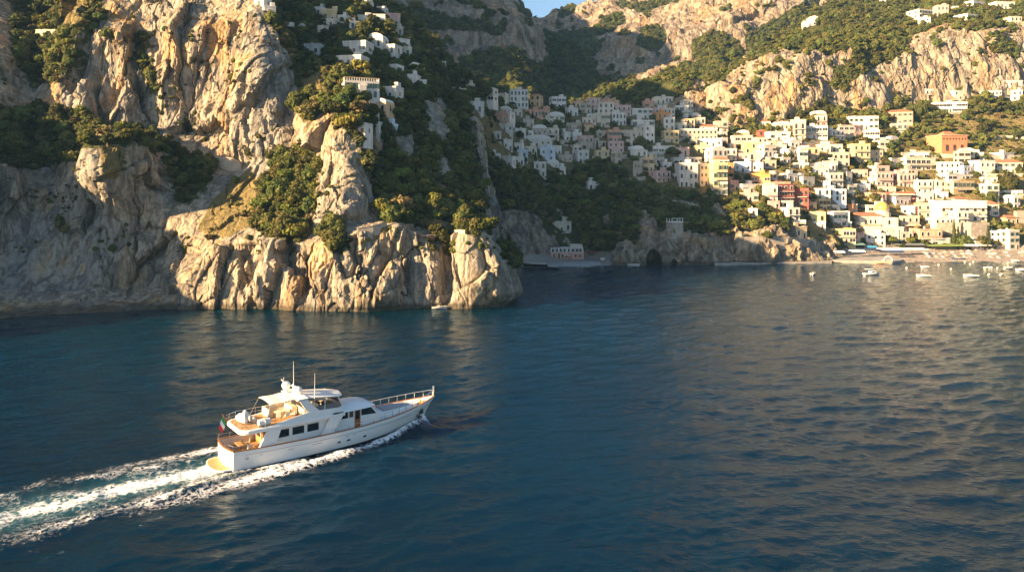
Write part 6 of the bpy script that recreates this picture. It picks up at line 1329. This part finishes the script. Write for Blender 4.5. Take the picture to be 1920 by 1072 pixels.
for px, py, w, d, h, mt, l in [
 (1577, 484, 3.4, 3, 2.3, Mcanv2, 'small white awning on the stone steps by the quay'), (1602, 484, 2.2, 3, 2.4, Mcanv2, 'white awning beside the long blue-shaded tarpaulin on the quay'), (1614, 485, 4, 3, 2.4, Mcanv2, 'wide white awning over the quay landing'), (1625, 482, 6, 4, 2.6, Mnavy, 'dark navy tarpaulin roof behind the quay'), (1637, 475, 4, 3, 2.6, Mblue, 'bright blue awning above the quay terrace'),
 (1622, 472, 6, 3, 2.6, Mnavy, 'long dark canopy under the salmon arcade'), (1672, 481, 8, 5, 2.6, Mcanv2, 'big pale boat shed canopy beside the quay'), (1682, 484, 6, 3, 2, Mhullb, 'blue tarpaulin cover in front of the pale boat shed'), (1706, 479, 6, 4, 2.4, Mcanv2, 'wide scalloped white awning at the start of the beach'), (1722, 479, 6, 4, 2.4, Mcanv2, 'second scalloped white awning at the start of the beach'),
 (1700, 470, 16, 3, 2.6, mat('pergola shade', (.14, .16, .16), .8), 'long grey restaurant pergola behind the white beach awnings'), (1775, 471, 16, 4, 2.4, mat('grass roof', (.16, .22, .04), .9, vary=.2), 'long green planted pergola roof behind the beach'), (1822, 471, 6, 4, 2.4, Mcanv2, 'striped white beach cabin roof right of the planted pergola'), (1842, 470, 8, 4, 2.4, Mcanv2, 'long white beach bar awning before the bright green trees'), (1858, 470, 6, 4, 2.4, Mnavy, 'navy beach bar awning at the end of the long white one'),
 (1600, 470, 10, 4, 2.6, mat('green awning', (.14, .24, .20), .8), 'pale green restaurant canopy under the orange terrace house'), (1110, 484, 4.6, 3, 2.2, mat('red shed', (.24, .09, .06), .8), 'low red-brown bathing shed on the shaded cove')]:
    canopy(px, py, w, d, h, mt, l)
# parasols, sunbeds on the shingle
Mpar = [mat('parasol cloth', c, .8) for c in ((.62, .53, .44), (.60, .36, .26), (.68, .64, .60), (.42, .39, .38))]
pm = []
for k in range(4): m = MB(); m.lathe([(.95, 1.75), (.5, 2.05), (.05, 2.2)], n=8); m.k = 1; m.tube([(0, 0, 0), (0, 0, 2.05)], .03, 5); pm.append(m.mesh('parasol', [Mpar[k], Mdeckw]))
bed = MB(); bed.box(-.32, .32, -.95, .5, .28, .36); bed.add([(-.32, .5, .3), (.32, .5, .3), (.32, .95, .75), (-.32, .95, .75), (-.32, .5, .36), (.32, .5, .36), (.32, .93, .82), (-.32, .93, .82)], [(0, 1, 5, 4), (4, 5, 6, 7), (3, 2, 1, 0), (2, 3, 7, 6), (1, 2, 6, 5), (3, 0, 4, 7)]); [bed.box(x - .03, x + .03, y - .03, y + .03, 0, .28) for x in (-.27, .27) for y in (-.8, .4)]
beds = [bed.mesh('sunbed', [mt]) for mt in (Mcanv2, Mpar[1], Mcanvas)]
PC = ('cream', 'orange', 'white', 'grey')
for r_, Y in enumerate((300, 304, 308.5, 313)):
    for i in range(17):
        x = ((1725 - CX) / F * 305) + i * 2.75 + (r_ % 2) * 1.3 + rnd.uniform(-.3, .3); y = Y + rnd.uniform(-.6, .6)
        if x / y * F + CX > 1925 or rnd.random() < .62: continue
        z = ground_z(x, y, [T_town], 12) or 1.0
        k = rnd.choice((0, 0, 2, 1, 3)); o = bpy.data.objects.new('parasol', pm[k]); COL.objects.link(o); o.location = (x, y, z - .1); o.rotation_euler = (rnd.uniform(-.08, .08), rnd.uniform(-.08, .08), rnd.uniform(0, 1)); tag(o, PC[k] + ' parasol in the rows on the sunlit shingle beach', 'parasol', 'parasols on the beach')
        if r_ < 4:
            b = rnd.randrange(3); o = bpy.data.objects.new('sunbed', beds[b]); COL.objects.link(o); o.location = (x + .8, y - .8, z - .05); o.rotation_euler = (0, 0, rnd.uniform(-.15, .15)); tag(o, ('white', 'orange', 'cream')[b] + ' sunbed in the rows on the sunlit shingle beach', 'sunbed', 'sunbeds on the beach')

# ------------------------------------------------------------------ air
m = MB(); m.box(-3400, 3400, -60, 1500, -8, 640)
hm = bpy.data.materials.new('haze'); hm.use_nodes = True; t = hm.node_tree; t.nodes.remove(t.nodes['Principled BSDF']); v = t.nodes.new('ShaderNodeVolumePrincipled')
v.inputs['Color'].default_value = (.28, .58, 1.0, 1); v.inputs['Density'].default_value = .00008; v.inputs['Anisotropy'].default_value = 0.0; t.links.new(v.outputs[0], t.nodes['Material Output'].inputs['Volume'])
tag(m.build('haze', [hm]), kind='stuff')
SC.cycles.volume_bounces = 0; SC.cycles.volume_max_steps = 64
